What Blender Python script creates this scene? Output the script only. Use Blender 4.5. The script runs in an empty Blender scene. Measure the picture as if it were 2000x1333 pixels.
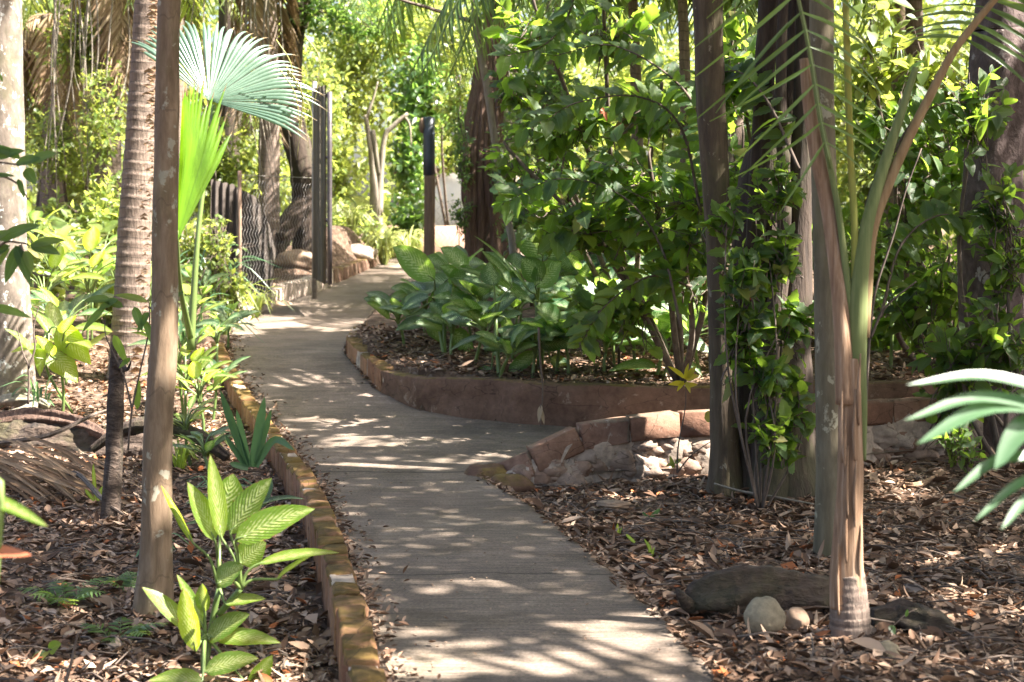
import bpy, math, random
import numpy as np
from mathutils import Vector, noise as mnoise
rng = np.random.default_rng(7)
random.seed(7)
S = bpy.context.scene
C = S.collection
# ------------------------------------------------------------ camera, sky, sun, exposure
F = 3000.0          # focal length in photo pixels (photo 2000 px wide)
HY = 461.0          # horizon row
CZ = 1.6
cam = bpy.data.cameras.new('camera')
cam.sensor_width = 36; cam.lens = 36*F/2000; cam.shift_y = (HY-666.5)/2000
cam.clip_end = 600; cam.clip_start = 0.05
cam.dof.use_dof = True; cam.dof.focus_distance = 9.0; cam.dof.aperture_fstop = 3.5
co = bpy.data.objects.new('camera', cam); C.objects.link(co)
co.location = (0, 0, CZ); co.rotation_euler = (math.pi/2, 0, 0)
S.camera = co
SUN_EL = math.radians(52)
SUN_AZ = math.radians(-14)     # direction to the sun measured from +x towards +y
SD = np.array([math.cos(SUN_EL)*math.cos(SUN_AZ), math.cos(SUN_EL)*math.sin(SUN_AZ), math.sin(SUN_EL)])
w = bpy.data.worlds.new("World"); S.world = w; w.use_nodes = True
nt = w.node_tree
sky = nt.nodes.new('ShaderNodeTexSky'); sky.sky_type = 'NISHITA'; sky.sun_disc = False
sky.sun_elevation = SUN_EL; sky.sun_rotation = math.pi/2 - SUN_AZ
sky.air_density = 1.0; sky.dust_density = 6.0; sky.ozone_density = .4
bg = nt.nodes['Background']; bg.inputs[1].default_value = 0.07
nt.links.new(sky.outputs[0], bg.inputs[0])
sl = bpy.data.lights.new('sun', 'SUN'); sl.energy = 5.0; sl.angle = math.radians(0.5); sl.color = (1, .92, .83)
so = bpy.data.objects.new('sun', sl); C.objects.link(so)
so.rotation_euler = Vector(SD).to_track_quat('Z', 'Y').to_euler(); so.location = (10, 0, 20)
S.view_settings.view_transform = 'Standard'; S.view_settings.look = 'None'
S.view_settings.exposure = 3.05; S.view_settings.gamma = 1
cy = S.cycles
cy.use_denoising = True; cy.max_bounces = 7; cy.diffuse_bounces = 5; cy.glossy_bounces = 2
cy.transmission_bounces = 3; cy.transparent_max_bounces = 4; cy.caustics_reflective = False; cy.caustics_refractive = False
cy.sample_clamp_indirect = 6.0

# ------------------------------------------------------------ helpers
def tagp(o, label=None, cat=None, group=None, kind=None):
    if label: o['label'] = label
    if cat: o['category'] = cat
    if group: o['group'] = group
    if kind: o['kind'] = kind
    return o
def thing(name, label, cat, loc, group=None):
    o = bpy.data.objects.new(name, None); C.objects.link(o)
    o.location = tuple(float(a) for a in loc); o.empty_display_size = .1
    return tagp(o, label, cat, group)
class MB:
    """collects geometry with per vertex attributes: tint, lu (along leaf), lv (across leaf)"""
    def __init__(s): s.V=[]; s.F=[]; s.T=[]; s.U=[]; s.n=0
    def add(s, V, faces, tint=0.5, uv=None):
        V = np.asarray(V, float); n = len(V)
        for f in faces: s.F.append(np.asarray(f, np.int64)+s.n)
        s.V.append(V); s.T.append(np.full(n, tint) if np.isscalar(tint) else np.asarray(tint, float))
        s.U.append(np.zeros((n,2)) if uv is None else np.asarray(uv, float))
        s.n += n
    def build(s, name, mat, parent=None, smooth=True):
        me = bpy.data.meshes.new(name)
        V = np.concatenate(s.V); T = np.concatenate(s.T); U = np.concatenate(s.U)
        if parent is not None: V = V - np.array(parent.location)[None]
        me.vertices.add(len(V)); me.vertices.foreach_set('co', V.astype(np.float32).ravel())
        loops = np.concatenate([f.ravel() for f in s.F])
        tot = np.concatenate([np.full(len(f), f.shape[1]) for f in s.F])
        st = np.concatenate([[0], np.cumsum(tot)[:-1]])
        me.loops.add(len(loops)); me.loops.foreach_set('vertex_index', loops.astype(np.int32))
        me.polygons.add(len(tot)); me.polygons.foreach_set('loop_start', st.astype(np.int32))
        me.polygons.foreach_set('loop_total', tot.astype(np.int32))
        if smooth: me.polygons.foreach_set('use_smooth', np.ones(len(tot), bool))
        a = me.attributes.new('tint', 'FLOAT', 'POINT'); a.data.foreach_set('value', T.astype(np.float32))
        a = me.attributes.new('lu', 'FLOAT', 'POINT'); a.data.foreach_set('value', U[:,0].astype(np.float32))
        a = me.attributes.new('lv', 'FLOAT', 'POINT'); a.data.foreach_set('value', U[:,1].astype(np.float32))
        me.update(calc_edges=True); me.validate()
        me.materials.append(mat)
        o = bpy.data.objects.new(name, me); C.objects.link(o)
        if parent is not None: o.parent = parent
        return o
def unit(v):
    v = np.asarray(v, float); return v/(np.linalg.norm(v, axis=-1, keepdims=True)+1e-9)
def grid_faces(r, c, wrap=False):
    i = np.arange(r-1)[:,None]; j = np.arange(c if wrap else c-1)[None]
    a = i*c+j; b = i*c+(j+1)%c
    return np.stack([a, b, b+c, a+c], -1).reshape(-1,4)
def hash2(ix, iy, seed):
    h = (ix*374761393 + iy*668265263 + seed*2147483) & 0x7fffffff
    h = ((h ^ (h >> 13))*1274126177) & 0x7fffffff
    return ((h ^ (h >> 16)) & 0xffff)/65535.0
def vn(x, y, seed=0):
    x = np.asarray(x, float); y = np.asarray(y, float)
    ix = np.floor(x).astype(np.int64); iy = np.floor(y).astype(np.int64)
    fx = x-ix; fy = y-iy; fx = fx*fx*(3-2*fx); fy = fy*fy*(3-2*fy)
    a = hash2(ix,iy,seed); b = hash2(ix+1,iy,seed); c = hash2(ix,iy+1,seed); d = hash2(ix+1,iy+1,seed)
    return (a*(1-fx)+b*fx)*(1-fy)+(c*(1-fx)+d*fx)*fy
def smooth(P, n):
    """Catmull-Rom resample"""
    P = np.asarray(P, float)
    if len(P) == 2:
        t = np.linspace(0,1,n)[:,None]; return P[0]*(1-t)+P[1]*t
    Q = np.vstack([2*P[0]-P[1], P, 2*P[-1]-P[-2]])
    t = np.linspace(0, len(P)-1-1e-6, n); i = t.astype(int); f = (t-i)[:,None]
    p0,p1,p2,p3 = Q[i],Q[i+1],Q[i+2],Q[i+3]
    return .5*((2*p1)+(-p0+p2)*f+(2*p0-5*p1+4*p2-p3)*f*f+(-p0+3*p1-3*p2+p3)*f**3)
def tube(mb, pts, rad, seg=8, n=None, rough=0.0, tint=.5, seed=0, lobes=0, cap=True, rfun=None):
    pts = np.asarray(pts, float); rad = np.asarray(rad, float)
    if n: 
        rad = np.interp(np.linspace(0,1,n), np.linspace(0,1,len(rad)), rad) if rad.ndim else np.full(n, float(rad))
        pts = smooth(pts, n)
    elif rad.ndim == 0: rad = np.full(len(pts), float(rad))
    m = len(pts)
    T = unit(np.gradient(pts, axis=0))
    up = np.array([0,0,1.]) if abs(T[0][2]) < .8 else np.array([0,1.,0])
    N = np.zeros_like(pts); nn = unit(np.cross(T[0], up))
    for i in range(m):
        nn = unit(nn - T[i]*np.dot(nn, T[i])); N[i] = nn
    B = np.cross(T, N)
    a = np.linspace(0, 2*math.pi, seg, endpoint=False)
    L = np.concatenate([[0], np.cumsum(np.linalg.norm(np.diff(pts,axis=0),axis=1))])
    R = rad[:,None]*np.ones(seg)[None]
    if rough:
        ang = np.cos(a)[None]*3; an2 = np.sin(a)[None]*3
        R = R*(1+rough*(vn(ang+L[:,None]*2.0+seed, an2+L[:,None]*3+seed*3, seed)*2-1)+rough*.7*(vn(ang*2.7+L[:,None]*7, an2*2.7-L[:,None]*6, seed+5)*2-1))
    if lobes: R = R*(1+.12*np.cos(lobes*a)[None]+.06*np.cos((lobes+2)*a+1)[None])
    if rfun is not None: R = rfun(R, L, a)
    V = pts[:,None]+R[...,None]*(N[:,None]*np.cos(a)[None,:,None]+B[:,None]*np.sin(a)[None,:,None])
    V = V.reshape(-1,3); fs = [grid_faces(m, seg, True)]
    uv = np.stack([np.repeat(L, seg), np.tile(a/(2*math.pi), m)], 1)
    if cap:
        V = np.vstack([V, pts[-1]+T[-1]*rad[-1]*.15, pts[0]]); k = m*seg
        j = np.arange(seg); fs.append(np.stack([(m-1)*seg+j, (m-1)*seg+(j+1)%seg, np.full(seg,k)],1))
        fs.append(np.stack([(j+1)%seg, j, np.full(seg,k+1)],1))
        uv = np.vstack([uv, [L[-1],0],[0,0]])
    mb.add(V, fs, tint, uv)
def rock(mb, c, r, seed=0, tint=.5, rough=.18):
    n1, n2 = 14, 20
    th = np.linspace(0.02, math.pi-.02, n1)[:,None]; ph = np.linspace(0, 2*math.pi, n2, endpoint=False)[None]
    d = np.stack([np.sin(th)*np.cos(ph), np.sin(th)*np.sin(ph), np.cos(th)*np.ones_like(ph)], -1)
    k = np.array([1+rough*(mnoise.noise(Vector(q*1.6+seed*7.3)))+rough*.4*mnoise.noise(Vector(q*4+seed)) for q in d.reshape(-1,3)]).reshape(n1,n2,1)
    V = (d*k*np.asarray(r)+np.asarray(c)).reshape(-1,3)
    mb.add(V, [grid_faces(n1, n2, True)], tint)
def box(mb, c, s, rz=0, ry=0, bev=.15, jit=0, tint=.5, seed=0):
    """bevelled irregular block"""
    s = np.asarray(s, float)/2; b = min(s)*bev
    r = np.random.default_rng(seed+11)
    V=[]; 
    for z in (-1,1):
        for k,(ins,zz) in enumerate(((0,-1),(1,0)) if z>0 else ((1,0),(0,-1))):
            pass
    lev = [(-s[2], b), (-s[2]+b, 0), (s[2]-b, 0), (s[2], b)]
    for z, i in lev:
        x, y = s[0]-i, s[1]-i
        c8 = [(-x+b,-y),(x-b,-y),(x,-y+b),(x,y-b),(x-b,y),(-x+b,y),(-x,y-b),(-x,-y+b)]
        V += [(p,q,z) for p,q in c8]
    V = np.array(V)
    if jit: V += r.normal(0, jit, V.shape)
    cr, sr = math.cos(ry), math.sin(ry)
    V = np.stack([V[:,0]*cr-V[:,2]*sr, V[:,1], V[:,0]*sr+V[:,2]*cr],1)
    cr, sr = math.cos(rz), math.sin(rz)
    V = np.stack([V[:,0]*cr-V[:,1]*sr, V[:,0]*sr+V[:,1]*cr, V[:,2]],1)+np.asarray(c)
    mb.add(V, [grid_faces(4,8,True), np.array([[7,6,5,4,3,2,1,0]]), np.array([[24,25,26,27,28,29,30,31]])], tint)

# ------------------------------------------------------------ lay of the land
PY = [0,10,12,13,14,15.3,18,21,24,26,30,36,60,200]
PZ = [0,0,.06,.13,.25,.43,.52,.66,.92,1.10,1.22,1.3,1.6,3.0]
def prof(y): return np.interp(y, PY, PZ)
def P(px, py, d): return np.array([(px-1000)*d/F, d, CZ-(py-HY)*d/F])
def onpath(px, py, off=0.0):
    """point of the path surface seen at a pixel of the photograph"""
    lo, hi = 2.0, 60.0
    ds = np.linspace(lo, hi, 6000); z = CZ-(py-HY)*ds/F
    k = np.argmax(z < prof(ds)+off)
    d = ds[k] if z[k] < prof(ds[k])+off else 60.
    return np.array([(px-1000)*d/F, d, prof(d)+off])
LK = [(745,1333),(722,1240),(672,1080),(622,960),(565,880),(520,820),(480,765),(447,705),(436,680),(462,640),(540,596),(620,572),(652,556),(700,535),(735,520)]
LW = np.array([onpath(*p)[:2] for p in LK])
LW = np.vstack([[-.02,3.0],[-.22,4.4],LW,[-2.2,29],[-.5,33]])
RK = [(1405,1333),(1275,1190),(1150,1080),(1040,990),(935,932)]
RW = np.array([onpath(*p)[:2] for p in RK]); RW = np.vstack([[1.05,3.0],[.83,4.6],RW])
def xl(y): return np.interp(y, LW[:,1], LW[:,0])
# far kerb (between path and planted bed), base line in plan
FK = np.array([onpath(*p)[:2] for p in [(780,560),(735,600),(690,655),(676,690),(700,722),(745,768)]]) 
FK = np.vstack([FK, [[-.75,12.95],[-.1,12.45],[.55,12.2],[1.4,12.1],[2.4,12.25],[4.2,12.5],[7,12.7]]])
NW = np.array([[-.17,10.35],[.0,10.22],[.2,10.18],[.45,10.25],[.95,10.42],[1.5,10.55],[2.2,10.85],[3.2,11.3],[5.5,11.9]])
def yfk(x): return np.interp(x, FK[4:,0], FK[4:,1])
FKl = FK[:6][::-1]   # y increasing
def xr(y):
    y = np.asarray(y, float)
    a = np.interp(y, RW[:,1], RW[:,0])
    b = np.interp(y, FKl[:,1], FKl[:,0])
    far = np.interp(y, [22,26,29,33], [FK[0,0],-1.0,1.0,4.5])
    mid = np.interp(y, [10.3,12.5,12.95,FKl[0,1]], [-.17,-.17,-.75,FKl[0,0]])
    return np.where(y < 10.3, a, np.where(y < FKl[0,1], mid, np.where(y < FKl[-1,1], b, np.where(y<22, FK[0,0], far))))
def ynw(x): return np.interp(x, NW[:,0], NW[:,1])
def sst(a, b, t): t = np.clip((t-a)/(b-a), 0, 1); return t*t*(3-2*t)
def zg(x, y, n=True):
    x = np.asarray(x, float); y = np.asarray(y, float)
    z = prof(y)
    L = xl(y)-x                              # distance outside the left kerb
    drop = np.interp(y, [0,9,13,17,23,30], [-.17,-.17,-.10,-.04,.22,.05])
    mound = .55*np.exp(-((x+2.9)/.8)**2-((y-25.5)/2.2)**2)
    left = sst(.02,.10,L)*(drop + .03*np.clip(L-1,0,4))+mound*sst(.1,.5,L)
    z = z + left
    R = x-xr(y)
    near = (y < 10.3+0*x) | ((x > -.17) & (y < ynw(x)))
    rgt = np.where(near & (R>0), -.055*sst(0,.05,R)-.02*sst(.3,1.5,R), 0)
    z = z + rgt
    inbed = ((x > -.75) & (y > yfk(x)+.02)) | ((x <= -.75) & (R > .02) & (y > 12.95))
    bed = np.minimum(y-yfk(x), 1.0)
    bz = np.interp(y, [12,13.5,16,20,24],[.34,.28,.15,.08,.0])
    z = np.where(inbed, z+bz*np.where(x>-.75, sst(.02,.12,y-yfk(x)), sst(.02,.12,R)), z)
    path = (L < 0.12) & (R < .02) | ((y>10.3)&(y<yfk(x)+.05)&(x>-.75)&(y>ynw(x)-.02))
    if n:
        amp = np.where(path, 0, 1.0)
        z = z + amp*(.05*(vn(x*1.7,y*1.7,3)-.5)+.025*(vn(x*5,y*5,4)-.5)+.015*(vn(x*13,y*13,5)-.5))
        z = np.where(path, z-.05, z)
    return z
def G(px, py, lim=60):
    ds = np.linspace(3, lim, 3000); xs = (px-1000)*ds/F; z = CZ-(py-HY)*ds/F
    g = zg(xs, ds); k = np.argmax(z < g)
    d = ds[k] if z[k] < g[k] else lim
    return np.array([(px-1000)*d/F, d, float(zg((px-1000)*d/F, d))])

# ------------------------------------------------------------ materials
def M(name):
    m = bpy.data.materials.new(name); m.use_nodes = True
    n = m.node_tree.nodes; l = m.node_tree.links
    return m, n, l, n['Principled BSDF'], n['Material Output']
def ramp(n, l, src, stops):
    r = n.new('ShaderNodeValToRGB'); e = r.color_ramp.elements
    while len(e) < len(stops): e.new(.5)
    for k,(p,c) in enumerate(stops): e[k].position = p; e[k].color = (*c,1)
    l.new(src, r.inputs[0]); return r.outputs[0]
def noise(n, l, scale, detail=4, rough=.6, vec=None, dist=0):
    t = n.new('ShaderNodeTexNoise'); t.inputs['Scale'].default_value = scale
    t.inputs['Detail'].default_value = detail; t.inputs['Roughness'].default_value = rough; t.inputs['Distortion'].default_value = dist
    if vec is not None: l.new(vec, t.inputs['Vector'])
    return t.outputs['Fac']
def mapping(n, l, scale, kind='Object', rot=(0,0,0)):
    c = n.new('ShaderNodeTexCoord'); m = n.new('ShaderNodeMapping'); m.inputs['Scale'].default_value = scale
    m.inputs['Rotation'].default_value = rot
    l.new(c.outputs[kind], m.inputs[0]); return m.outputs[0]
def mix(n, l, f, a, b, mode='MIX'):
    x = n.new('ShaderNodeMix'); x.data_type = 'RGBA'; x.blend_type = mode
    for v, s in ((f,0),(a,6),(b,7)):
        if isinstance(v, (int,float)): x.inputs[s].default_value = v
        elif isinstance(v, tuple): x.inputs[s].default_value = (*v,1)
        else: l.new(v, x.inputs[s])
    return x.outputs[2]
def math_(n, l, op, a, b=None, c=None):
    x = n.new('ShaderNodeMath'); x.operation = op
    for k,v in enumerate((a,b,c)):
        if v is None: continue
        if isinstance(v,(int,float)): x.inputs[k].default_value = v
        else: l.new(v, x.inputs[k])
    return x.outputs[0]
def bump(n, l, h, s, d, bs):
    b = n.new('ShaderNodeBump'); b.inputs['Strength'].default_value = s; b.inputs['Distance'].default_value = d
    l.new(h, b.inputs['Height']); l.new(b.outputs[0], bs.inputs['Normal']); return b
def attr(n, name):
    a = n.new('ShaderNodeAttribute'); a.attribute_name = name; return a.outputs['Fac']
def leaf_mat(name, cols, trans, rough=.42, tf=.42, var=None, veins=False, spec=.5, tips=False):
    m, n, l, bs, out = M(name)
    t = attr(n, 'tint')
    c = ramp(n, l, t, [(i/(len(cols)-1), q) for i,q in enumerate(cols)])
    tc = ramp(n, l, t, [(0,tuple(q*.75 for q in trans)),(1,tuple(min(1,q*1.2) for q in trans))])
    if var or veins:
        u = attr(n,'lu'); v = attr(n,'lv'); av = math_(n,l,'ABSOLUTE',v)
        ph = math_(n,l,'SUBTRACT', u, math_(n,l,'MULTIPLY',av,.35))
        wv = math_(n,l,'SINE', math_(n,l,'MULTIPLY',ph, 75.0 if var else 90.))
        ns = noise(n,l,14,3)
        if var:
            f = math_(n,l,'ADD', math_(n,l,'MULTIPLY',wv,.26), math_(n,l,'MULTIPLY',ns,1.75)); f = math_(n,l,'SUBTRACT',f,.1)
            f = math_(n,l,'SUBTRACT', f, math_(n,l,'MULTIPLY', math_(n,l,'POWER',av,2.0), .95))
            mr = n.new('ShaderNodeMapRange'); l.new(f, mr.inputs[0]); mr.inputs[1].default_value=.55; mr.inputs[2].default_value=.95
            f = math_(n,l,'MULTIPLY', mr.outputs[0], .75)
            c = mix(n,l,f,c,var); tc = mix(n,l,f,tc,(.75,.85,.30))
        bn = noise(n,l,9,4); ed = math_(n,l,'ADD',math_(n,l,'POWER',av,6.0),math_(n,l,'POWER',u,14.0)); ed = math_(n,l,'MULTIPLY',ed,math_(n,l,'MULTIPLY',bn,bn)); br_ = math_(n,l,'GREATER_THAN',ed,.27)
        c = mix(n,l,br_,c,(.22,.13,.05)); tc = mix(n,l,br_,tc,(.25,.12,.03)); blot = noise(n,l,5,4,.6); c = mix(n,l,.5,c,ramp(n,l,blot,[(.35,(.55,.62,.6)),(.6,(1.1,1.05,.9))]),'MULTIPLY')
        mid = math_(n,l,'LESS_THAN', av, .045)
        c = mix(n,l,math_(n,l,'MULTIPLY',mid,.55),c,(.25,.33,.12))
        bump(n,l,math_(n,l,'ADD',wv,math_(n,l,'MULTIPLY',av,1.5)),.35,.004,bs)
    if tips:
        u=attr(n,'lu'); tt_=math_(n,l,'GREATER_THAN',math_(n,l,'ADD',u,math_(n,l,'MULTIPLY',noise(n,l,7,3),.22)),1.03)
        c=mix(n,l,tt_,c,(.25,.18,.09)); tc=mix(n,l,tt_,tc,(.3,.2,.08)); sp_=noise(n,l,3,5,.7); c=mix(n,l,.6,c,ramp(n,l,sp_,[(.35,(.55,.6,.5)),(.6,(1.05,1.05,1))]),'MULTIPLY'); tc=mix(n,l,.7,tc,ramp(n,l,sp_,[(.35,(.45,.5,.3)),(.6,(1.05,1.05,1))]),'MULTIPLY')
    l.new(c, bs.inputs['Base Color'])
    bs.inputs['Roughness'].default_value = rough; bs.inputs['Specular IOR Level'].default_value = spec
    tr = n.new('ShaderNodeBsdfTranslucent'); l.new(tc, tr.inputs[0])
    ms = n.new('ShaderNodeMixShader'); ms.inputs[0].default_value = tf
    l.new(bs.outputs[0], ms.inputs[1]); l.new(tr.outputs[0], ms.inputs[2]); l.new(ms.outputs[0], out.inputs[0])
    return m
def bark_mat(name, c1, c2, c3, sc=(14,14,2.5), patch=None, pscale=6, pth=.56, bs_=.6, bd=.02, moss=None, rings=0):
    m, n, l, bs, out = M(name)
    v = mapping(n,l,sc); f = noise(n,l,1.6,6,.65,v,.3)
    c = ramp(n,l,f,[(.28,c1),(.5,c2),(.72,c3)])
    f2 = noise(n,l,3.2,5,.6,mapping(n,l,(1,1,1)))
    c = mix(n,l,math_(n,l,'MULTIPLY',f2,.55),c,tuple(a*.45 for a in c1))
    h = f
    if patch:
        pn = noise(n,l,pscale,5,.62,mapping(n,l,(1,1,.75)),.2)
        mr = n.new('ShaderNodeMapRange'); l.new(pn, mr.inputs[0]); mr.inputs[1].default_value=pth; mr.inputs[2].default_value=pth+.035
        c = mix(n,l,mr.outputs[0],c,patch)
    if moss:
        mn = noise(n,l,2.3,5,.7,mapping(n,l,(1,1,.5)))
        mr = n.new('ShaderNodeMapRange'); l.new(mn, mr.inputs[0]); mr.inputs[1].default_value=.5; mr.inputs[2].default_value=.68
        c = mix(n,l,math_(n,l,'MULTIPLY',mr.outputs[0],.7),c,moss)
    if rings:
        u = attr(n,'lu'); wob = noise(n,l,4,2)
        s_ = math_(n,l,'FRACT', math_(n,l,'ADD', math_(n,l,'MULTIPLY',u,rings), math_(n,l,'MULTIPLY',wob,.5)))
        c = mix(n,l,math_(n,l,'MULTIPLY',math_(n,l,'GREATER_THAN',s_,.86 if rings>5 else .975),.55 if rings>5 else .3),c,tuple(a*.35 for a in c1))
        h = math_(n,l,'ADD',f,math_(n,l,'MULTIPLY',s_,.5))
    l.new(c, bs.inputs['Base Color']); bs.inputs['Roughness'].default_value = .9
    bump(n,l,h,bs_,bd,bs)
    return m
GREEN = [(.018,.045,.012),(.03,.075,.016),(.05,.11,.02),(.075,.14,.03)]
mats = dict(
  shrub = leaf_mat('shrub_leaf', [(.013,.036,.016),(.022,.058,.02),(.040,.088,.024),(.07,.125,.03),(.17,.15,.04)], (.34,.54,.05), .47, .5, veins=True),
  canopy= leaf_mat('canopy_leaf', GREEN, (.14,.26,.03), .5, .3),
  bright= leaf_mat('sunlit_leaf', [(.05,.09,.02),(.09,.14,.03),(.14,.18,.05),(.22,.21,.08)], (.50,.58,.10), .45, .5),  # sunlit look put into a paler yellow-green leaf colour
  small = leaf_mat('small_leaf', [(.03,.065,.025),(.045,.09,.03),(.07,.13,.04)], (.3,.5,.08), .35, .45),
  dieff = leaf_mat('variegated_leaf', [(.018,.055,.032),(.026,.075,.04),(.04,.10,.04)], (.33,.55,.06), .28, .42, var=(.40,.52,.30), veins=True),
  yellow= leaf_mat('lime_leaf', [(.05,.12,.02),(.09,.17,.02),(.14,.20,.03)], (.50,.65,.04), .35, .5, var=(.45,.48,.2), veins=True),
  yel   = leaf_mat('yellow_leaf', [(.30,.28,.02),(.40,.34,.03)], (.8,.75,.05), .4, .5),
  fan   = leaf_mat('fan_leaf_blue', [(.075,.13,.10),(.10,.17,.135),(.14,.21,.175)], (.25,.42,.16), .27, .32, spec=.8, tips=True),
  fanl  = leaf_mat('fan_leaf_lime', [(.07,.16,.02),(.10,.2,.025)], (.50,.72,.05), .35, .6, tips=True),  # same palm's leaf, backlit glow put into a lime colour
  frond = leaf_mat('frond_leaf', [(.03,.07,.02),(.05,.10,.025),(.08,.14,.04)], (.36,.5,.08), .35, .45),
  dry   = leaf_mat('dry_leaf', [(.16,.10,.06),(.27,.19,.12),(.38,.30,.21)], (.35,.24,.12), .7, .25, spec=.2),
  litter= leaf_mat('litter_leaf', [(.035,.02,.012),(.11,.062,.038),(.23,.15,.10),(.38,.285,.21),(.30,.10,.035)], (.12,.07,.04), .75, .1, spec=.25),
  blade = leaf_mat('blue_blade', [(.035,.09,.045),(.06,.13,.06),(.09,.17,.08)], (.22,.40,.12), .35, .35),
  grass = leaf_mat('pale_blade', [(.12,.18,.04),(.2,.26,.08),(.3,.33,.15)], (.6,.65,.2), .4, .5),
  petiole=leaf_mat('green_stalk', [(.06,.11,.03),(.12,.17,.05),(.2,.2,.05)], (.3,.4,.08), .4, .1),
  pale_bark = bark_mat('lichen_bark', (.07,.058,.045),(.15,.12,.095),(.26,.22,.18), (9,9,5), patch=(.40,.40,.37), pscale=13, pth=.57, moss=(.09,.085,.04), bs_=.4),
  palm_bark = bark_mat('ringed_bark', (.10,.075,.06),(.19,.14,.11),(.30,.24,.19),(30,30,5), bs_=.7, rings=11),
  smooth_bark = bark_mat('smooth_bark', (.11,.072,.042),(.19,.13,.08),(.27,.2,.135),(16,16,3.5), patch=(.27,.25,.19), pscale=11, pth=.60, moss=(.10,.095,.035), bs_=.5, bd=.012, rings=2.3),
  brown_bark = bark_mat('brown_bark', (.038,.026,.016),(.08,.056,.032),(.125,.095,.058),(14,14,2.4), patch=(.17,.15,.11), pscale=12, pth=.64, moss=(.07,.07,.025), bs_=.7, bd=.02),
  olive_bark = bark_mat('olive_bark', (.075,.06,.035),(.14,.115,.07),(.21,.18,.12),(10,10,2), patch=(.26,.24,.17), pscale=9, pth=.6, moss=(.085,.09,.03), bs_=.5, bd=.012),
  dark_bark = bark_mat('dark_bark', (.022,.014,.010),(.048,.031,.021),(.09,.062,.043),(16,16,2.2), moss=(.05,.055,.02), bs_=.8, bd=.03),
  purple_bark = bark_mat('rough_bark', (.05,.032,.03),(.10,.07,.065),(.2,.15,.14),(8,8,5), patch=(.26,.23,.22), pscale=7,pth=.62, bs_=.8, bd=.04),
  red_bark = bark_mat('fibrous_bark', (.06,.032,.02),(.14,.08,.055),(.24,.16,.12),(22,22,1.6), bs_=1.0, bd=.05),
  grey_bark = bark_mat('grey_bark', (.12,.10,.08),(.23,.2,.16),(.33,.29,.24),(20,20,3), moss=(.12,.11,.05), bs_=.5),
  log = bark_mat('rotten_wood', (.03,.02,.015),(.075,.05,.036),(.16,.115,.085),(5,16,16), patch=(.02,.014,.01), pscale=8, pth=.6, moss=(.06,.055,.02), bs_=1, bd=.05),
  sheath = bark_mat('palm_sheath', (.14,.075,.042),(.29,.18,.105),(.46,.34,.24),(34,34,1.6), bs_=.5, bd=.008),
  twig = bark_mat('twig_bark', (.06,.04,.03),(.12,.09,.07),(.2,.16,.13),(20,20,6), bs_=.3),
)
def plain(name, col, rough=.6, metal=0, sc=20, v=.25, bmp=.2):
    m,n,l,bs,out = M(name); f = noise(n,l,sc,5,.65,mapping(n,l,(1,1,1)))
    c = ramp(n,l,f,[(.3,tuple(a*(1-v) for a in col)),(.7,tuple(min(1,a*(1+v)) for a in col))])
    l.new(c,bs.inputs['Base Color']); bs.inputs['Roughness'].default_value=rough; bs.inputs['Metallic'].default_value=metal
    bump(n,l,f,bmp,.01,bs); return m
# ground
def ground_mat():
    m,n,l,bs,out = M('forest_floor')
    g = mapping(n,l,(1,1,1)); f = noise(n,l,9,8,.75,g,.5)
    c = ramp(n,l,f,[(.3,(.022,.014,.010)),(.5,(.06,.038,.027)),(.66,(.13,.085,.06)),(.8,(.24,.19,.15))])
    v = n.new('ShaderNodeTexVoronoi'); v.inputs['Scale'].default_value=26; l.new(g, v.inputs['Vector'])
    sp = n.new('ShaderNodeSeparateColor'); l.new(v.outputs['Color'], sp.inputs[0])
    c2 = ramp(n,l,sp.outputs[0],[(0,(.04,.025,.018)),(.5,(.11,.07,.045)),(.85,(.2,.14,.1)),(1,(.26,.21,.17))])
    c = mix(n,l,.5,c,c2)
    l.new(c,bs.inputs['Base Color']); bs.inputs['Roughness'].default_value=.95; bs.inputs['Specular IOR Level'].default_value=.2
    bump(n,l,math_(n,l,'ADD',f,math_(n,l,'MULTIPLY',sp.outputs[1],.5)),.9,.04,bs)
    return m
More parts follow.
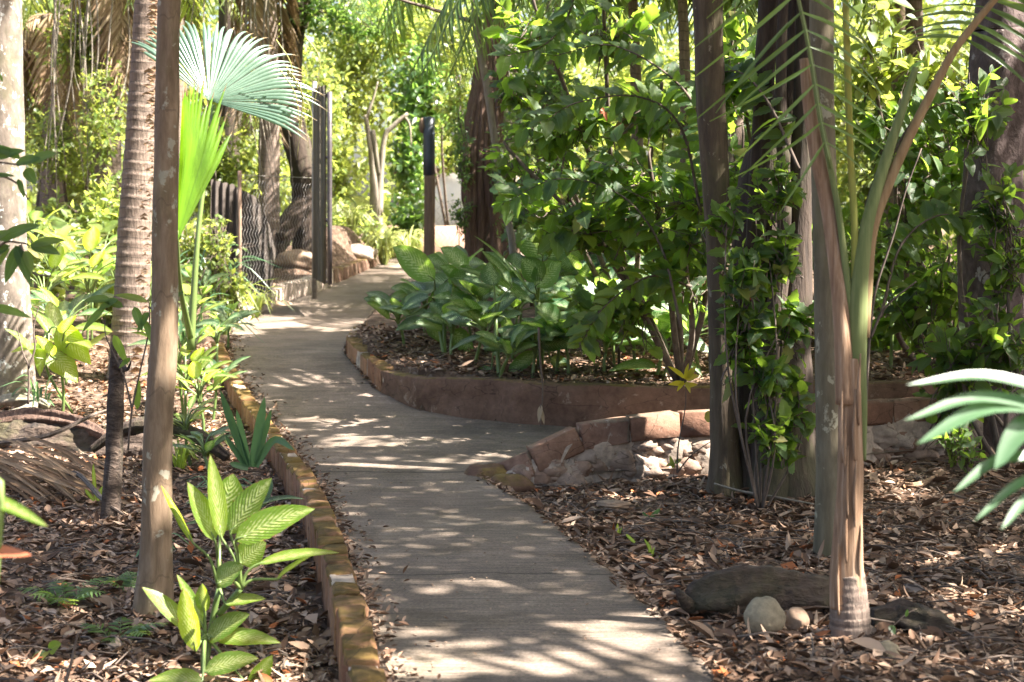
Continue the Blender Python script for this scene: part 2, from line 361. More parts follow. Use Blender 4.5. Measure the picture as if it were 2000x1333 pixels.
def path_mat():
    m,n,l,bs,out = M('concrete')
    g = mapping(n,l,(1,1,1)); f = noise(n,l,1.6,6,.6,g)
    c = ramp(n,l,f,[(.3,(.12,.094,.074)),(.55,(.215,.170,.137)),(.75,(.31,.25,.21))])
    br = noise(n,l,1,5,.7,mapping(n,l,(2.2,60,1)))      # broom marks across the path
    c = mix(n,l,.8,c,ramp(n,l,br,[(.36,(.3,.3,.28)),(.58,(1,1,1)),(.8,(1.0,1,1))]),'MULTIPLY')
    gr = noise(n,l,60,4,.85,g); c = mix(n,l,.95,c,ramp(n,l,gr,[(.36,(.35,.34,.3)),(.55,(.95,.95,.95)),(.7,(1.25,1.2,1.15))]),'MULTIPLY')
    st = noise(n,l,1,6,.75,mapping(n,l,(5,26,1),rot=(0,0,.05))); c = mix(n,l,.5,c,ramp(n,l,st,[(.3,(.45,.45,.42)),(.5,(1,1,1))]),'MULTIPLY')
    big = noise(n,l,.5,4,.6,g); c = mix(n,l,.4,c,ramp(n,l,big,[(.35,(.74,.78,.64)),(.65,(1.1,1,.95))]),'MULTIPLY')
    sp = noise(n,l,38,2,.5,g); c = mix(n,l,math_(n,l,'MULTIPLY',math_(n,l,'GREATER_THAN',sp,.73),.6),c,(.36,.33,.28))
    c = mix(n,l,.08,c,(.45,.38,.33))
    gs = n.new('ShaderNodeSeparateXYZ'); l.new(g, gs.inputs[0]); yw = math_(n,l,'ADD',gs.outputs[1],math_(n,l,'MULTIPLY',noise(n,l,2.5,4,.6,g),.16))
    jt=None
    for jy,jw in ((10.42,.02),(7.35,.010),(14.1,.02),(17.6,.02)):
        q = math_(n,l,'LESS_THAN',math_(n,l,'ABSOLUTE',math_(n,l,'SUBTRACT',yw,jy)),jw); jt = q if jt is None else math_(n,l,'MAXIMUM',jt,q)
    c = mix(n,l,math_(n,l,'MULTIPLY',jt,.75),c,(.03,.026,.02))
    stn = noise(n,l,1.9,7,.7,mapping(n,l,(1,1.6,1)),.6); c = mix(n,l,.55,c,ramp(n,l,stn,[(.38,(.62,.60,.52)),(.5,(1,1,1)),(.62,(1,1,1)),(.72,(.8,.76,.72))]),'MULTIPLY')
    l.new(c,bs.inputs['Base Color']); bs.inputs['Roughness'].default_value=.9; bs.inputs['Specular IOR Level'].default_value=.25
    bump(n,l,math_(n,l,'ADD',math_(n,l,'MULTIPLY',br,1.2),math_(n,l,'MULTIPLY',gr,.6)),.8,.008,bs)
    return m
def brick_mat(name, a, b, moss, mth=.45, amt=.85, crust=.25):
    m,n,l,bs,out = M(name)
    g = mapping(n,l,(1,1,1)); f = noise(n,l,14,6,.7,g)
    c = mix(n,l,attr(n,'tint'),a,b)
    c = mix(n,l,.6,c,ramp(n,l,f,[(.25,(.35,.33,.32)),(.6,(1,1,1))]),'MULTIPLY')
    geo = n.new('ShaderNodeNewGeometry'); sp = n.new('ShaderNodeSeparateXYZ'); l.new(geo.outputs['Normal'], sp.inputs[0])
    up = math_(n,l,'MULTIPLY',math_(n,l,'GREATER_THAN',sp.outputs[2],.5),amt)
    mn = noise(n,l,4.5,6,.7,g); mr = n.new('ShaderNodeMapRange'); l.new(mn,mr.inputs[0]); mr.inputs[1].default_value=mth; mr.inputs[2].default_value=mth+.15
    c = mix(n,l,math_(n,l,'MULTIPLY',mr.outputs[0],up),c,ramp(n,l,f,[(.3,tuple(q*.45 for q in moss)),(.7,moss)]))
    vo = n.new('ShaderNodeTexVoronoi'); vo.feature='DISTANCE_TO_EDGE'; vo.inputs['Scale'].default_value=2.6; wv_=n.new('ShaderNodeTexNoise'); wv_.inputs['Scale'].default_value=5; wm=n.new('ShaderNodeVectorMath'); wm.operation='MULTIPLY_ADD'; l.new(wv_.outputs['Color'],wm.inputs[0]); wm.inputs[1].default_value=(.35,.35,.35); l.new(g,wm.inputs[2]); l.new(wm.outputs[0],vo.inputs['Vector']); c = mix(n,l,math_(n,l,'MULTIPLY',math_(n,l,'LESS_THAN',vo.outputs['Distance'],.007),.5),c,(.03,.02,.015))
    cr = noise(n,l,6.5,8,.75,g,.4); mr2=n.new('ShaderNodeMapRange'); l.new(cr,mr2.inputs[0]); mr2.inputs[1].default_value=.60; mr2.inputs[2].default_value=.64
    c = mix(n,l,math_(n,l,'MULTIPLY',mr2.outputs[0],crust),c,(.36,.29,.23))
    dk = noise(n,l,3.1,5,.7,g); c = mix(n,l,.7,c,ramp(n,l,dk,[(.35,(.45,.42,.4)),(.6,(1,1,1))]),'MULTIPLY')
    l.new(c,bs.inputs['Base Color']); bs.inputs['Roughness'].default_value=.92; bs.inputs['Specular IOR Level'].default_value=.2
    bump(n,l,f,.7,.012,bs); return m
mats['ground']=ground_mat(); mats['path']=path_mat()
mats['brick']=brick_mat('mossy_brick',(.22,.105,.06),(.34,.19,.11),(.17,.115,.03),.34,.9,.15)
mats['glareblock']=brick_mat('glare_pale_block',(.42,.34,.28),(.5,.42,.36),(.3,.24,.14),.5,.6,.4)  # block colour lightened to imitate overexposing sunlight on the kerb
mats['plaster']=brick_mat('stained_render',(.13,.075,.052),(.18,.11,.078),(.17,.125,.04),.42,.9,.4)
mats['redblock']=brick_mat('red_block',(.20,.11,.075),(.27,.16,.11),(.2,.17,.12),.42,.7,.75)
mats['stone']=brick_mat('rubble_stone',(.36,.30,.25),(.22,.13,.09),(.25,.2,.14),.5,.5,.6)
mats['mortar']=plain('mortar',(.31,.25,.2),.95,sc=14,v=.5,bmp=.9)
mats['boulder']=plain('boulder_stone',(.22,.18,.115),.85,sc=30,v=.35,bmp=.4)
mats['boulder2']=plain('brown_stone',(.22,.15,.10),.85,sc=30,v=.35,bmp=.4)
mats['metal']=plain('galvanised_wire',(.33,.31,.29),.5,.6)
mats['gatemetal']=plain('dark_painted_steel',(.07,.06,.065),.5,.3)
mats['rust']=plain('rusted_sheet',(.06,.048,.04),.8,.2,sc=4,v=.5)
mats['slat']=bark_mat('weathered_board',(.05,.042,.03),(.11,.095,.07),(.19,.17,.13),(30,30,2.2),bs_=.7)
mats['sleeve']=plain('blue_black_sleeve',(.035,.045,.065),.45)
mats['postwood']=bark_mat('post_wood',(.11,.07,.045),(.2,.13,.09),(.28,.2,.14),(25,25,2),bs_=.5)
mats['wallwhite']=plain('white_render',(.8,.79,.77),.9,sc=5,v=.05)
mats['wallpink']=plain('pink_render',(.32,.2,.15),.9,sc=3,v=.12)
mats['redfl']=leaf_mat('red_petal',[(.5,.02,.02),(.6,.04,.03)],(.8,.05,.04),.4,.4)
mats['orange']=leaf_mat('orange_dry_leaf',[(.38,.12,.06),(.5,.18,.09)],(.7,.25,.12),.6,.35)

# ------------------------------------------------------------ ground and path
def axis(*segs):
    o=[]
    for a,b,s in segs: o += list(np.arange(a,b,s))
    return np.array(o+[segs[-1][1]])
gx = axis((-300,-60,40),(-60,-14,4),(-14,-6,.4),(-6,6,.08),(6,14,.4),(14,60,4),(60,300,40))
gy = axis((-60,-4,6),(-4,3,.5),(3,15,.08),(15,30,.14),(30,60,1),(60,400,30))
X,Y = np.meshgrid(gx,gy); Z = zg(X,Y)
mb = MB(); mb.add(np.stack([X,Y,Z],-1).reshape(-1,3),[grid_faces(len(gy),len(gx))])
tagp(mb.build('ground', mats['ground']), kind='structure')
ys = np.concatenate([np.arange(2.5,10.3,.06),np.arange(10.3,34,.06)])
mb = MB(); rows=[]
K=40
for yv in ys:
    a = xl(yv)-.01; b = float(xr(yv))
    wob = .012*math.sin(yv*9)+.01*math.sin(yv*23+1)+.02*(float(vn(yv*2.2,.5,8))-.5)
    t = np.linspace(0,1,K); xs = a+(b+wob-a)*t
    z = prof(yv)+.006*(vn(xs*3,np.full(K,yv*3),9)-.5)
    r = np.stack([xs,np.full(K,yv),z],1)
    r = np.vstack([r, [[b+wob+.006,yv,prof(yv)-.012],[b+wob+.01,yv,prof(yv)-.14]]])
    rows.append(r)
R_ = np.array(rows); mb.add(R_.reshape(-1,3),[grid_faces(len(ys),K+2)])
# branch of the path running right between the two low walls
xs = np.arange(-.3,7,.07); rr=[]
for xv in xs:
    y0 = float(ynw(max(xv,-.17)))
    y1 = float(yfk(xv)) if xv>-.75 else 12.95
    t=np.linspace(0,1,24); yy=y0+(y1-y0)*t
    keep = np.full(24,xv)
    rr.append(np.stack([keep,yy,prof(yy)+.004],1))
rr=np.array(rr); mb.add(rr.reshape(-1,3),[grid_faces(len(xs),24)[:,::-1]])
tagp(mb.build('path', mats['path']), kind='structure')

# ------------------------------------------------------------ kerbs and low walls
def resample(L, step):
    L = np.asarray(L); d = np.concatenate([[0],np.cumsum(np.linalg.norm(np.diff(L,axis=0),axis=1))])
    n = max(2,int(round(d[-1]/step))); s = np.linspace(0,d[-1],n+1)
    return np.stack([np.interp(s,d,L[:,k]) for k in range(L.shape[1])],1)
def brick_run(L, step, wid, hgt, side, top, depth, mat, label, name='brick_kerb', seed=0, hj=.008, gap=.013, mortar=True):
    """row of blocks following plan line L; side=+1 puts them left of the walking direction"""
    L = resample(smooth(np.asarray(L),200), step); r = np.random.default_rng(seed)
    a = L[0]; root = thing(name, label, 'kerb' if 'kerb' in name else 'wall', (a[0],a[1],float(prof(a[1]))))
    mb = MB(); mo = MB()
    for i in range(len(L)-1):
        p,q = L[i],L[i+1]; t = unit(q-p); nrm = np.array([-t[1],t[0]])*side
        c = (p+q)/2+nrm*wid/2; ln = np.linalg.norm(q-p)
        zt = prof(c[1]) + (top(i/(len(L)-2)) if callable(top) else top)
        h = hgt if not callable(hgt) else hgt(i/(len(L)-2))
        sl = math.atan2(float(prof(q[1])-prof(p[1])),ln)
        box(mb,(c[0],c[1],zt-h/2+r.normal(0,hj)),(ln-gap,wid+r.normal(0,.004),h),math.atan2(t[1],t[0])+r.normal(0,.02),sl,bev=.2,jit=.0055,tint=r.random(),seed=i+seed*100)
        if mortar:
            box(mo,(c[0],c[1],zt-h/2-.007),(ln*1.06,wid-.02,h-.01),math.atan2(t[1],t[0]),sl,bev=.05)
    mb.build('brickwork',mat,root,smooth=False)
    if mortar: mo.build('mortar_bed',mats['mortar'],root,smooth=False)
    return root
iL = 2
near = np.vstack([[-.05,3.2],LW[1:2+9]])
brick_run(near,.215,.125,.32,1,.06,0,mats['brick'],'long low brick kerb with ochre moss along the left edge of the near path',seed=1)
brick_run(LW[2+9:2+13],.42,.16,.42,1,lambda t:.15+.10*t,0,mats['glareblock'],'tall block kerb coloured pale for sun glare on the left of the path leading up to the metal gate',seed=2)
brick_run(LW[2+13-1:2+15],.3,.16,.4,1,lambda t:.22-.05*t,0,mats['plaster'],'grey block kerb curving left of the path just past the gate',seed=3)
brick_run(FK[2:6],.34,.15,.45,1,lambda t:.10+.10*t,0,mats['brick'],'short mossy brick kerb at the bend on the right of the path under the variegated leaves',seed=4)
# plastered kerb wall of the bed (one continuous moulded piece)
def wall_sweep(L, wid, top, bot, side, n=160, seed=0, wob=.012):
    L = resample(smooth(L, 240), .06); mb = MB(); m=len(L)
    t = unit(np.gradient(L,axis=0)); nr = np.stack([-t[:,1],t[:,0]],1)*side
    s = np.linspace(0,1,m); zt = prof(L[:,1])+np.array([top(v) for v in s])+.012*(vn(s*30,0*s,seed)-.5)
    zb = prof(L[:,1])+bot
    prof_ = [(0,1),(0,.7),(0,.35),(0.0,.12),(.0,0)]
    V=[]
    for k in range(10):
        if k<6: # front face, base to top
            f=k/5; off = wob*(vn(s*60,np.full(m,k*1.7),seed+1)-.5)*2; P_=L+nr*off[:,None]; z=zb+(zt-.012-zb)*f
        elif k==6: P_=L+nr*.012; z=zt
        elif k==7: P_=L+nr*(wid-.012); z=zt+.003
        elif k==8: P_=L+nr*wid; z=zt-.012
        else: P_=L+nr*wid; z=zb
        V.append(np.column_stack([P_,z]))
    V=np.array(V); mb.add(V.reshape(-1,3),[grid_faces(10,m)], .5)
    for e in (0,m-1):
        mb.add(V[:,e],[np.array([[0,5,6],[0,6,7],[0,7,8],[0,8,9]])],.5)
    return mb, L
rt = thing('bed_wall','long dark red rendered wall holding up the planted bed behind the side path','wall',(-.9,12.9,.1))
bedtop=lambda t: .20+.14*min(1,t*6)
mbw,_=wall_sweep(FK[5:],.14,bedtop,-.2,1,seed=3,wob=.028); mbw.build('rendered_face',mats['plaster'],rt,smooth=False)
# near wall: red blocks over rubble
rt = thing('rubble_wall','low curved wall of red blocks on pale rubble stones beside the path fork','wall',(-.1,10.3,0))
NWs = resample(smooth(NW,300),.35)
def nwtop(x): return np.interp(x,[-.2,-.05,.2,.45,.8,1.2,6],[.02,.09,.22,.33,.37,.40,.42])
mb=MB(); r=np.random.default_rng(5)
for i in range(len(NWs)-1):
    p,q=NWs[i],NWs[i+1]; t=unit(q-p); n_=np.array([-t[1],t[0]]); c=(p+q)/2+n_*.07; ln=np.linalg.norm(q-p)
    z0,z1=nwtop(p[0]),nwtop(q[0]); zt=(z0+z1)/2; h=min(.17,zt+.06)
    box(mb,(c[0],c[1],zt-h/2),(ln-.006,.13,h),math.atan2(t[1],t[0]),math.atan2(z1-z0,ln),bev=.13,jit=.005,tint=r.random(),seed=i+40)
mb.build('block_course',mats['redblock'],rt,smooth=False)
mo=MB(); 
mbw,Lx=wall_sweep(NW+np.array([.0,.03]),.12,lambda t: float(nwtop(NW[0,0]+t*(NW[-1,0]-NW[0,0])))-.1,-.3,1,seed=9,wob=.05); mbw.build('mortar_core',mats['mortar'],rt,smooth=False)
mb=MB()
for i in range(210):
    t=r.random(); k=int(t*(len(Lx)-2)); p=Lx[k]; tp=float(nwtop(p[0]))-.19
    if tp<-.02 : continue
    z=r.uniform(-.06,max(tp,0)); s=r.uniform(.03,.11)*r.uniform(.7,1)
    rock(mb,(p[0],p[1]+.028,z),(s*1.35,s*.62,s*.9),seed=i,tint=float(r.random()**1.5),rough=.5)
mb.build('rubble',mats['stone'],rt)
# mortar spill foot at the left end of the wall
mb=MB(); rock(mb,(-.17,10.3,-.04),(.2,.16,.1),3,.3,.3); rock(mb,(-.02,10.12,-.06),(.16,.1,.09),4,.3,.3); mb.build('mortar_foot',mats['plaster'],rt)

# ------------------------------------------------------------ leaf templates
def tmpl(rows, wfun, fold=.25, droop=.25, cols=(-1,0,1), tip=True, teeth=0):
    t=np.linspace(0,1,rows); V=[];U=[]
    for i,a in enumerate(t):
        wv=wfun(a)
        if teeth and i%2 and 0<i<rows-1: wv*=1+teeth
        for c in cols: V.append((a, wv*c, abs(c)*wv*fold-droop*a*a)); U.append((a,c))
    return np.array(V),[grid_faces(rows,len(cols))],np.array(U)
T_oval = tmpl(6, lambda a:.27*math.sin(math.pi*min(1,a**.8*.97+.02))**.85)
T_tooth= tmpl(10,lambda a:.25*math.sin(math.pi*min(1,a**.75*.98+.01))**.8, teeth=.28)
T_simple=(np.array([(0,0,0),(.45,-.26,.06),(1,0,-.15),(.45,.26,.06),(.45,0,-.03)],float),[np.array([[0,1,4],[1,2,4],[2,3,4],[3,0,4]])],np.array([(0,0),(.5,-1),(1,0),(.5,1),(.5,0)],float))
T_narrow=tmpl(5, lambda a:.09*math.sin(math.pi*min(1,a**.7*.97+.02))**.7,.3,.35)
T_round = tmpl(5, lambda a:.42*math.sin(math.pi*min(1,a*.96+.03))**.6,.15,.15)
T_curl = tmpl(5, lambda a:.24*math.sin(math.pi*min(1,a**.8*.97+.02))**.8,.9,-.25)
T_curl2= tmpl(5, lambda a:.26*math.sin(math.pi*min(1,a**.9*.97+.02))**.8,-.6,.4)
def inst(mb, T, pos, ax, nrm, size, tint):
    V,Fs,U = T; pos=np.asarray(pos); N=len(pos)
    if N==0: return
    ax=unit(ax); side=unit(np.cross(nrm,ax)); nn=np.cross(ax,side)
    size=np.broadcast_to(np.asarray(size,float),(N,))
    W = pos[:,None]+size[:,None,None]*(V[None,:,0:1]*ax[:,None]+V[None,:,1:2]*side[:,None]+V[None,:,2:3]*nn[:,None])
    n=len(V); off=(np.arange(N)*n)[:,None,None]
    mb.add(W.reshape(-1,3),[(f[None]+off).reshape(-1,f.shape[1]) for f in Fs],np.repeat(np.broadcast_to(tint,(N,)),n),np.tile(U,(N,1)))
def rdir(N, zmin=-1, r=rng):
    v=r.normal(0,1,(N,3)); v=unit(v); v[:,2]=np.maximum(v[:,2],zmin); return unit(v)

# ------------------------------------------------------------ leaf litter
def scatter(n, ymin, ymax, px0, px1, power=1.0):
    y = ymin+(ymax-ymin)*rng.random(n)**power; px = rng.uniform(px0,px1,n); x=(px-1000)*y/F
    return x,y
def is_path(x,y,m=.0):
    L=xl(y)-x; R=x-xr(y)
    a=(L<.13+m)&(R<m)
    b=(y>10.1)&(y<yfk(x)+.16)&(x>-.9)&(y>ynw(x)-.06)
    return a|b
x,y = scatter(115000,4.6,16.5,-150,2150,.95); k=(~is_path(x,y,.01))&(rng.random(len(x))<.25+1.15*vn(x*1.9,y*1.9,64)); x,y=x[k],y[k]
mb=MB(); r=rng
for bx,by in ((-1.66,7.2),(-2.42,9.25),(1.42,9.7),(1.6,9.75),(1.78,9.7),(1.64,7.95),(1.37,6.2),(3.6,11.6),(-3.2,11.9),(1.0,6.75)):
    a_=rng.uniform(0,6.28,420); q_=.09+rng.exponential(.16,420); x=np.append(x,bx+np.cos(a_)*q_); y=np.append(y,by+np.sin(a_)*q_*.8)
k=~is_path(x,y,.01); x,y=x[k],y[k]
N=len(x); half=r.random(N)
sz = (.018+.068*r.random(N)**1.5)*np.where(r.random(N)<.06,1.7,1)
z=zg(x,y)+r.uniform(-.004,.02,N); clumps=vn(x*2.3,y*2.3,61); z+=.035*clumps*clumps
for bx,by in ((-1.66,7.2),(-2.42,9.25),(1.42,9.7),(1.6,9.75),(1.78,9.7),(1.64,7.95),(1.37,6.2),(3.6,11.6)): z+=.045*np.exp(-((x-bx)**2+(y-by)**2)/.04)*rng.random(N)
ax=rdir(N); ax[:,2]*=np.where(r.random(N)<.2,.5,.15); nm=np.stack([r.normal(0,.32,N),r.normal(0,.32,N),np.ones(N)],1)
nm[r.random(N)<.3,2]*=-1
tint=np.clip(r.beta(1.4,1.9,N)*.88+.25*(vn(x*2.2,y*2.2,62)-.3),0,.80); tint[r.random(N)<.03]=1
big_=r.random(N)<.006; sz[big_]=r.uniform(.08,.13,big_.sum()); z[big_]+=.012; ax[big_,2]*=.1; ax[sz>.075,2]*=.3
for T,lo,hi in ((T_curl,0,.25),(T_curl2,.25,.4),(T_simple,.4,.85),(T_narrow,.85,1)):
    q=(half>=lo)&(half<hi); inst(mb,T,np.stack([x,y,z],1)[q],ax[q],nm[q],np.minimum(sz[q]*1.6,.11) if T is T_narrow else sz[q],tint[q])
tagp(mb.build('leaf_litter',mats['litter']),'brown dry leaf litter covering the soil beside the path','leaf litter',kind='stuff')
# twigs in the litter
mb=MB(); x,y=scatter(2200,4.8,14,-50,2050); k=~is_path(x,y,.1); x,y=x[k],y[k]
for i in range(len(x)):
    a=r.uniform(0,6.28); l_=r.uniform(.06,.3); p=np.array([x[i],y[i],float(zg(x[i],y[i]))+.03]); d=np.array([math.cos(a),math.sin(a),r.uniform(-.05,.1)])*l_
    tube(mb,[p,p+d*.5+[0,0,.015],p+d],r.uniform(.0015,.005),5,tint=r.random())
tagp(mb.build('litter_twigs',mats['twig']),'thin dry twigs scattered through the leaf litter','twigs',kind='stuff')
# leaf bits drifted against the kerb and over the slab edge
n_=2600; y=rng.uniform(4.8,17,n_); sde=rng.random(n_)<.6; dd=rng.exponential(.05,n_)*np.where(sde,1,.35)
x=np.where(sde,xl(y)+.005+dd,xr(y)-dd*.8+.01); k=(y<10.2)|sde|(y>13.7); x,y=x[k],y[k]; N=len(x); mb=MB()
inst(mb,T_curl,np.stack([x,y,prof(y)+.008+.01*rng.random(N)],1),rdir(N)*[1,1,.2],np.stack([rng.normal(0,.3,N),rng.normal(0,.3,N),np.ones(N)],1),rng.uniform(.012,.05,N),np.clip(rng.beta(1.5,2,N),0,.8))
tagp(mb.build('drifted_leaves',mats['litter']),'leaf bits drifted along the edges of the concrete path','leaf litter',kind='stuff')
# sparse crumbs on the path
x,y=scatter(520,5,16,450,1450); k=is_path(x,y,-.04); x,y=x[k],y[k]
mb=MB(); N=len(x); inst(mb,T_curl,np.stack([x,y,prof(y)+.006],1),rdir(N)*[1,1,.1],np.tile([0,0,1.],(N,1)),r.uniform(.006,.022,N),r.uniform(.4,.8,N))
tagp(mb.build('path_crumbs',mats['litter']),'tiny pale leaf fragments lying on the concrete path','leaf litter',kind='stuff')

# ------------------------------------------------------------ builders for trees and plants
def trunk(name, label, cat, d, pts, mat, extend=None, seg=14, rough=.06, group=None, n=None, lobes=0, rfun=None, part='trunk', root=None, seed=0, sink=.12, dd=None):
    """pts: (px, py, width px) at distance d"""
    dd = dd or [0]*len(pts)
    Q=[P(a,b,d+e) for (a,b,c),e in zip(pts,dd)]; R=[c*d/F/2 for a,b,c in pts]
    if extend:
        last=unit(Q[-1]-Q[-2]); k=(extend-Q[-1][2])/max(last[2],.3); Q.append(Q[-1]+last*k*.5+[0.05,0,0]); Q.append(Q[-2]+last*k+[.15,.1,0]); R += [R[-1]*.92,R[-1]*.7]
    if root is None:
        Q[0][2]=min(Q[0][2],float(zg(Q[0][0],Q[0][1])))-sink
        root=thing(name,label,cat,(Q[0][0],Q[0][1],Q[0][2]+sink),group)
    nn=n or 60
    mb=MB(); tube(mb,Q,R,seg,nn,rough,seed=seed,lobes=lobes,rfun=rfun); mb.build(part,mat,root)
    root['top']=0; del root['top']
    return root, Q[-1]
def blob_pts(N, blobs, r, surf=.42):
    w_=np.array([b[1][0]*b[1][1]*b[1][2] for b in blobs]); w_=w_**.7; k=r.choice(len(blobs),N,p=w_/w_.sum())
    v=unit(r.normal(0,1,(N,3)))*(r.random(N)**surf)[:,None]; g_=v*2.1+k[:,None]*3.7; v=v*(.62+.75*vn(g_[:,0]+g_[:,1],g_[:,2]-g_[:,1],17))[:,None]
    return np.array([b[0] for b in blobs])[k]+v*np.array([b[1] for b in blobs])[k], k
def shrub(name,label,cat,rootp,blobs,ntw,lsize,T,mat,group=None,stem_r=.02,perl=7,seed=0,stems=True,hang=.35,smat=None,maxtw=400,tlen=.45,parent=None,lname='foliage',up=1.0):
    r=np.random.default_rng(seed+100); root=parent or thing(name,label,cat,rootp,group); rootp=np.array(rootp,float)
    E,k=blob_pts(ntw,blobs,r); Cn=np.array([b[0] for b in blobs])
    L=r.uniform(.5,1.1,ntw)*tlen
    inward=unit(Cn[k]-E+r.normal(0,.25,(ntw,3))*np.array([b[1] for b in blobs])[k]+np.array([0,0,-.25])); St=E+inward*L[:,None]
    tt=r.uniform(0,1,(ntw,perl))**.8; base=St[:,None]+(E-St)[:,None]*tt[...,None]; base=base.reshape(-1,3)
    N=len(base); dirs=np.repeat(unit(E-St),perl,0); ax=dirs*.7+r.normal(0,.7,(N,3))+[0,0,-hang]
    nm=r.normal(0,.45,(N,3))+[0,0,up]+np.array([0,-.35,0])
    mb=MB(); tn_=np.clip(r.beta(2,2.6,N)*.85,0,.8); tn_[r.random(N)<.03]=1; inst(mb,T,base,ax,nm,(.35+.8*r.random(N)**.8)*lsize*np.where(r.random(N)<.1,.55,1),tn_)
    mb.build(lname,mat,root)
    if stems:
        mb=MB()
        for c,rad in blobs:
            m=(rootp+c)/2+r.normal(0,.12,3)*[1,1,.3]; tube(mb,[rootp-[0,0,.05],m,c,c+[0,0,rad[2]*.5]],[stem_r,stem_r*.8,stem_r*.5,stem_r*.2],6,14,.1,seed=seed)
        for i in range(min(ntw,maxtw)):
            q=St[i]+(Cn[k[i]]-St[i])*.35; tube(mb,[q,(q+St[i])/2+r.normal(0,.02,3),St[i],E[i]],[.006,.005,.004,.002],4,6,tint=r.random())
        mb.build('branches',smat or mats['twig'],root)
    return root
def B(px,py,d,rx,ry,rz=None):
    """blob centred where pixel px,py lies at distance d; radii in pixels (depth radius in metres)"""
    return (P(px,py,d),(rx*d/F, rz if rz else rx*d/F*.8, ry*d/F))
def blade(mb, p0, p1, w, nrm=None, arch=0.0, fold=.22, rows=11, tint=.5, shape='leaf', curl=0.0, mid=None):
    p0=np.asarray(p0,float); p1=np.asarray(p1,float); Ln=np.linalg.norm(p1-p0)
    t=np.linspace(0,1,rows)
    if mid is not None: c=smooth([p0,mid,p1],rows)
    else: c=p0+(p1-p0)*t[:,None]+np.array([0,0,1.])*(arch*Ln*4*t*(1-t))[:,None]
    ax=unit(np.gradient(c,axis=0)); nrm=np.array([0,-.6,1.]) if nrm is None else np.asarray(nrm,float)
    side=unit(np.cross(nrm,ax)); nn=np.cross(ax,side)
    if shape=='leaf': wf=np.sin(np.pi*np.clip(t**.72*.985+.012,0,1))**.8
    elif shape=='strap': wf=np.minimum(1,(1-t)*3.2)**.6*(.7+.3*np.minimum(1,t*4))
    else: wf=np.sin(np.pi*np.clip(t**.6*.97+.03,0,1))**.6
    V=[];U=[]
    for a in (-1,-.5,0,.5,1):
        wob=.0 if a in(0,) else .04*np.sin(t*17+a*3)*abs(a)
        V.append(c+side*(w/2*wf*a)[:,None]+nn*((abs(a)*fold+wob-curl*abs(a)**2)*w/2*wf)[:,None]); U.append(np.stack([t,np.full(rows,a)],1))
    mb.add(np.array(V).reshape(-1,3),[grid_faces(5,rows)],tint,np.array(U).reshape(-1,2))
def bigleaf_plant(name,label,cat,rootp,leaves,mat,group=None,canes=None,pet=.006,cr=.014,lname='leaf',pmat=None,arch=.06):
    """leaves: (base xyz, tip xyz, width m, normal or None, tint)"""
    root=thing(name,label,cat,rootp,group); mp=MB(); rootp=np.array(rootp,float)
    canes=canes or [[rootp-[0,0,.04],rootp+[0,0,.12]]]
    for c in canes: tube(mp,[np.asarray(q,float) for q in c],[cr,cr*.8],7,8,.05,tint=.3)
    tops=[np.asarray(c[-1],float) for c in canes]
    for i,(b,t,w_,nm,ti) in enumerate(leaves):
        m=MB(); b=np.asarray(b,float);t=np.asarray(t,float)
        blade(m,b,t,w_,nm,arch,tint=ti); m.build(lname,mat,root)
        s=min(tops,key=lambda q:np.linalg.norm(q-b)); mid=(s+b)/2+np.array([0,0,.12*np.linalg.norm(s-b)])+(b-s)*[-.15,-.15,0]
        tube(mp,[s,mid,b,b+(t-b)*.15],[pet*1.5,pet,pet*.8,pet*.4],6,10,tint=.4)
    mp.build('stalks',pmat or mats['petiole'],root); return root
def auto_leaves(rootp,n,h,L,wr,seed,spread=1.0,up=.55,tocam=.3,canetop=.5):
    r=np.random.default_rng(seed); out=[]; rootp=np.array(rootp,float); ct=rootp+[r.normal(0,.04),r.normal(0,.04),h*canetop]
    for i in range(n):
        a=i*2.4+r.uniform(-.4,.4)+seed; el=r.uniform(.15,1.1)*up*1.6
        out_=np.array([math.cos(a),math.sin(a),0.])
        b=ct+out_*r.uniform(.08,.22)*spread*h+[0,0,h*(1-canetop)*r.uniform(.25,1)*.8]
        t=b+(out_*math.cos(el)+np.array([0,0,math.sin(el)-.25]))*L*r.uniform(.75,1.1)
        nm=np.array([0,-tocam,1.])-out_*.4+r.normal(0,.15,3)
        out.append((b,t,L*wr*r.uniform(.85,1.15),nm,r.random()))
    return out,[[rootp-[0,0,.04],rootp+(ct-rootp)*.5+r.normal(0,.01,3),ct]]
T_leaflet=tmpl(5,lambda a:.034*math.sin(math.pi*min(1,a**.5*.9+.08))**.6,.5,.32)
T_thin=tmpl(6,lambda a:.018*math.sin(math.pi*min(1,a**.5*.9+.08))**.6,.5,.45)
T_leafletw=tmpl(5,lambda a:.05*math.sin(math.pi*min(1,a**.5*.9+.08))**.6,.5,.22)
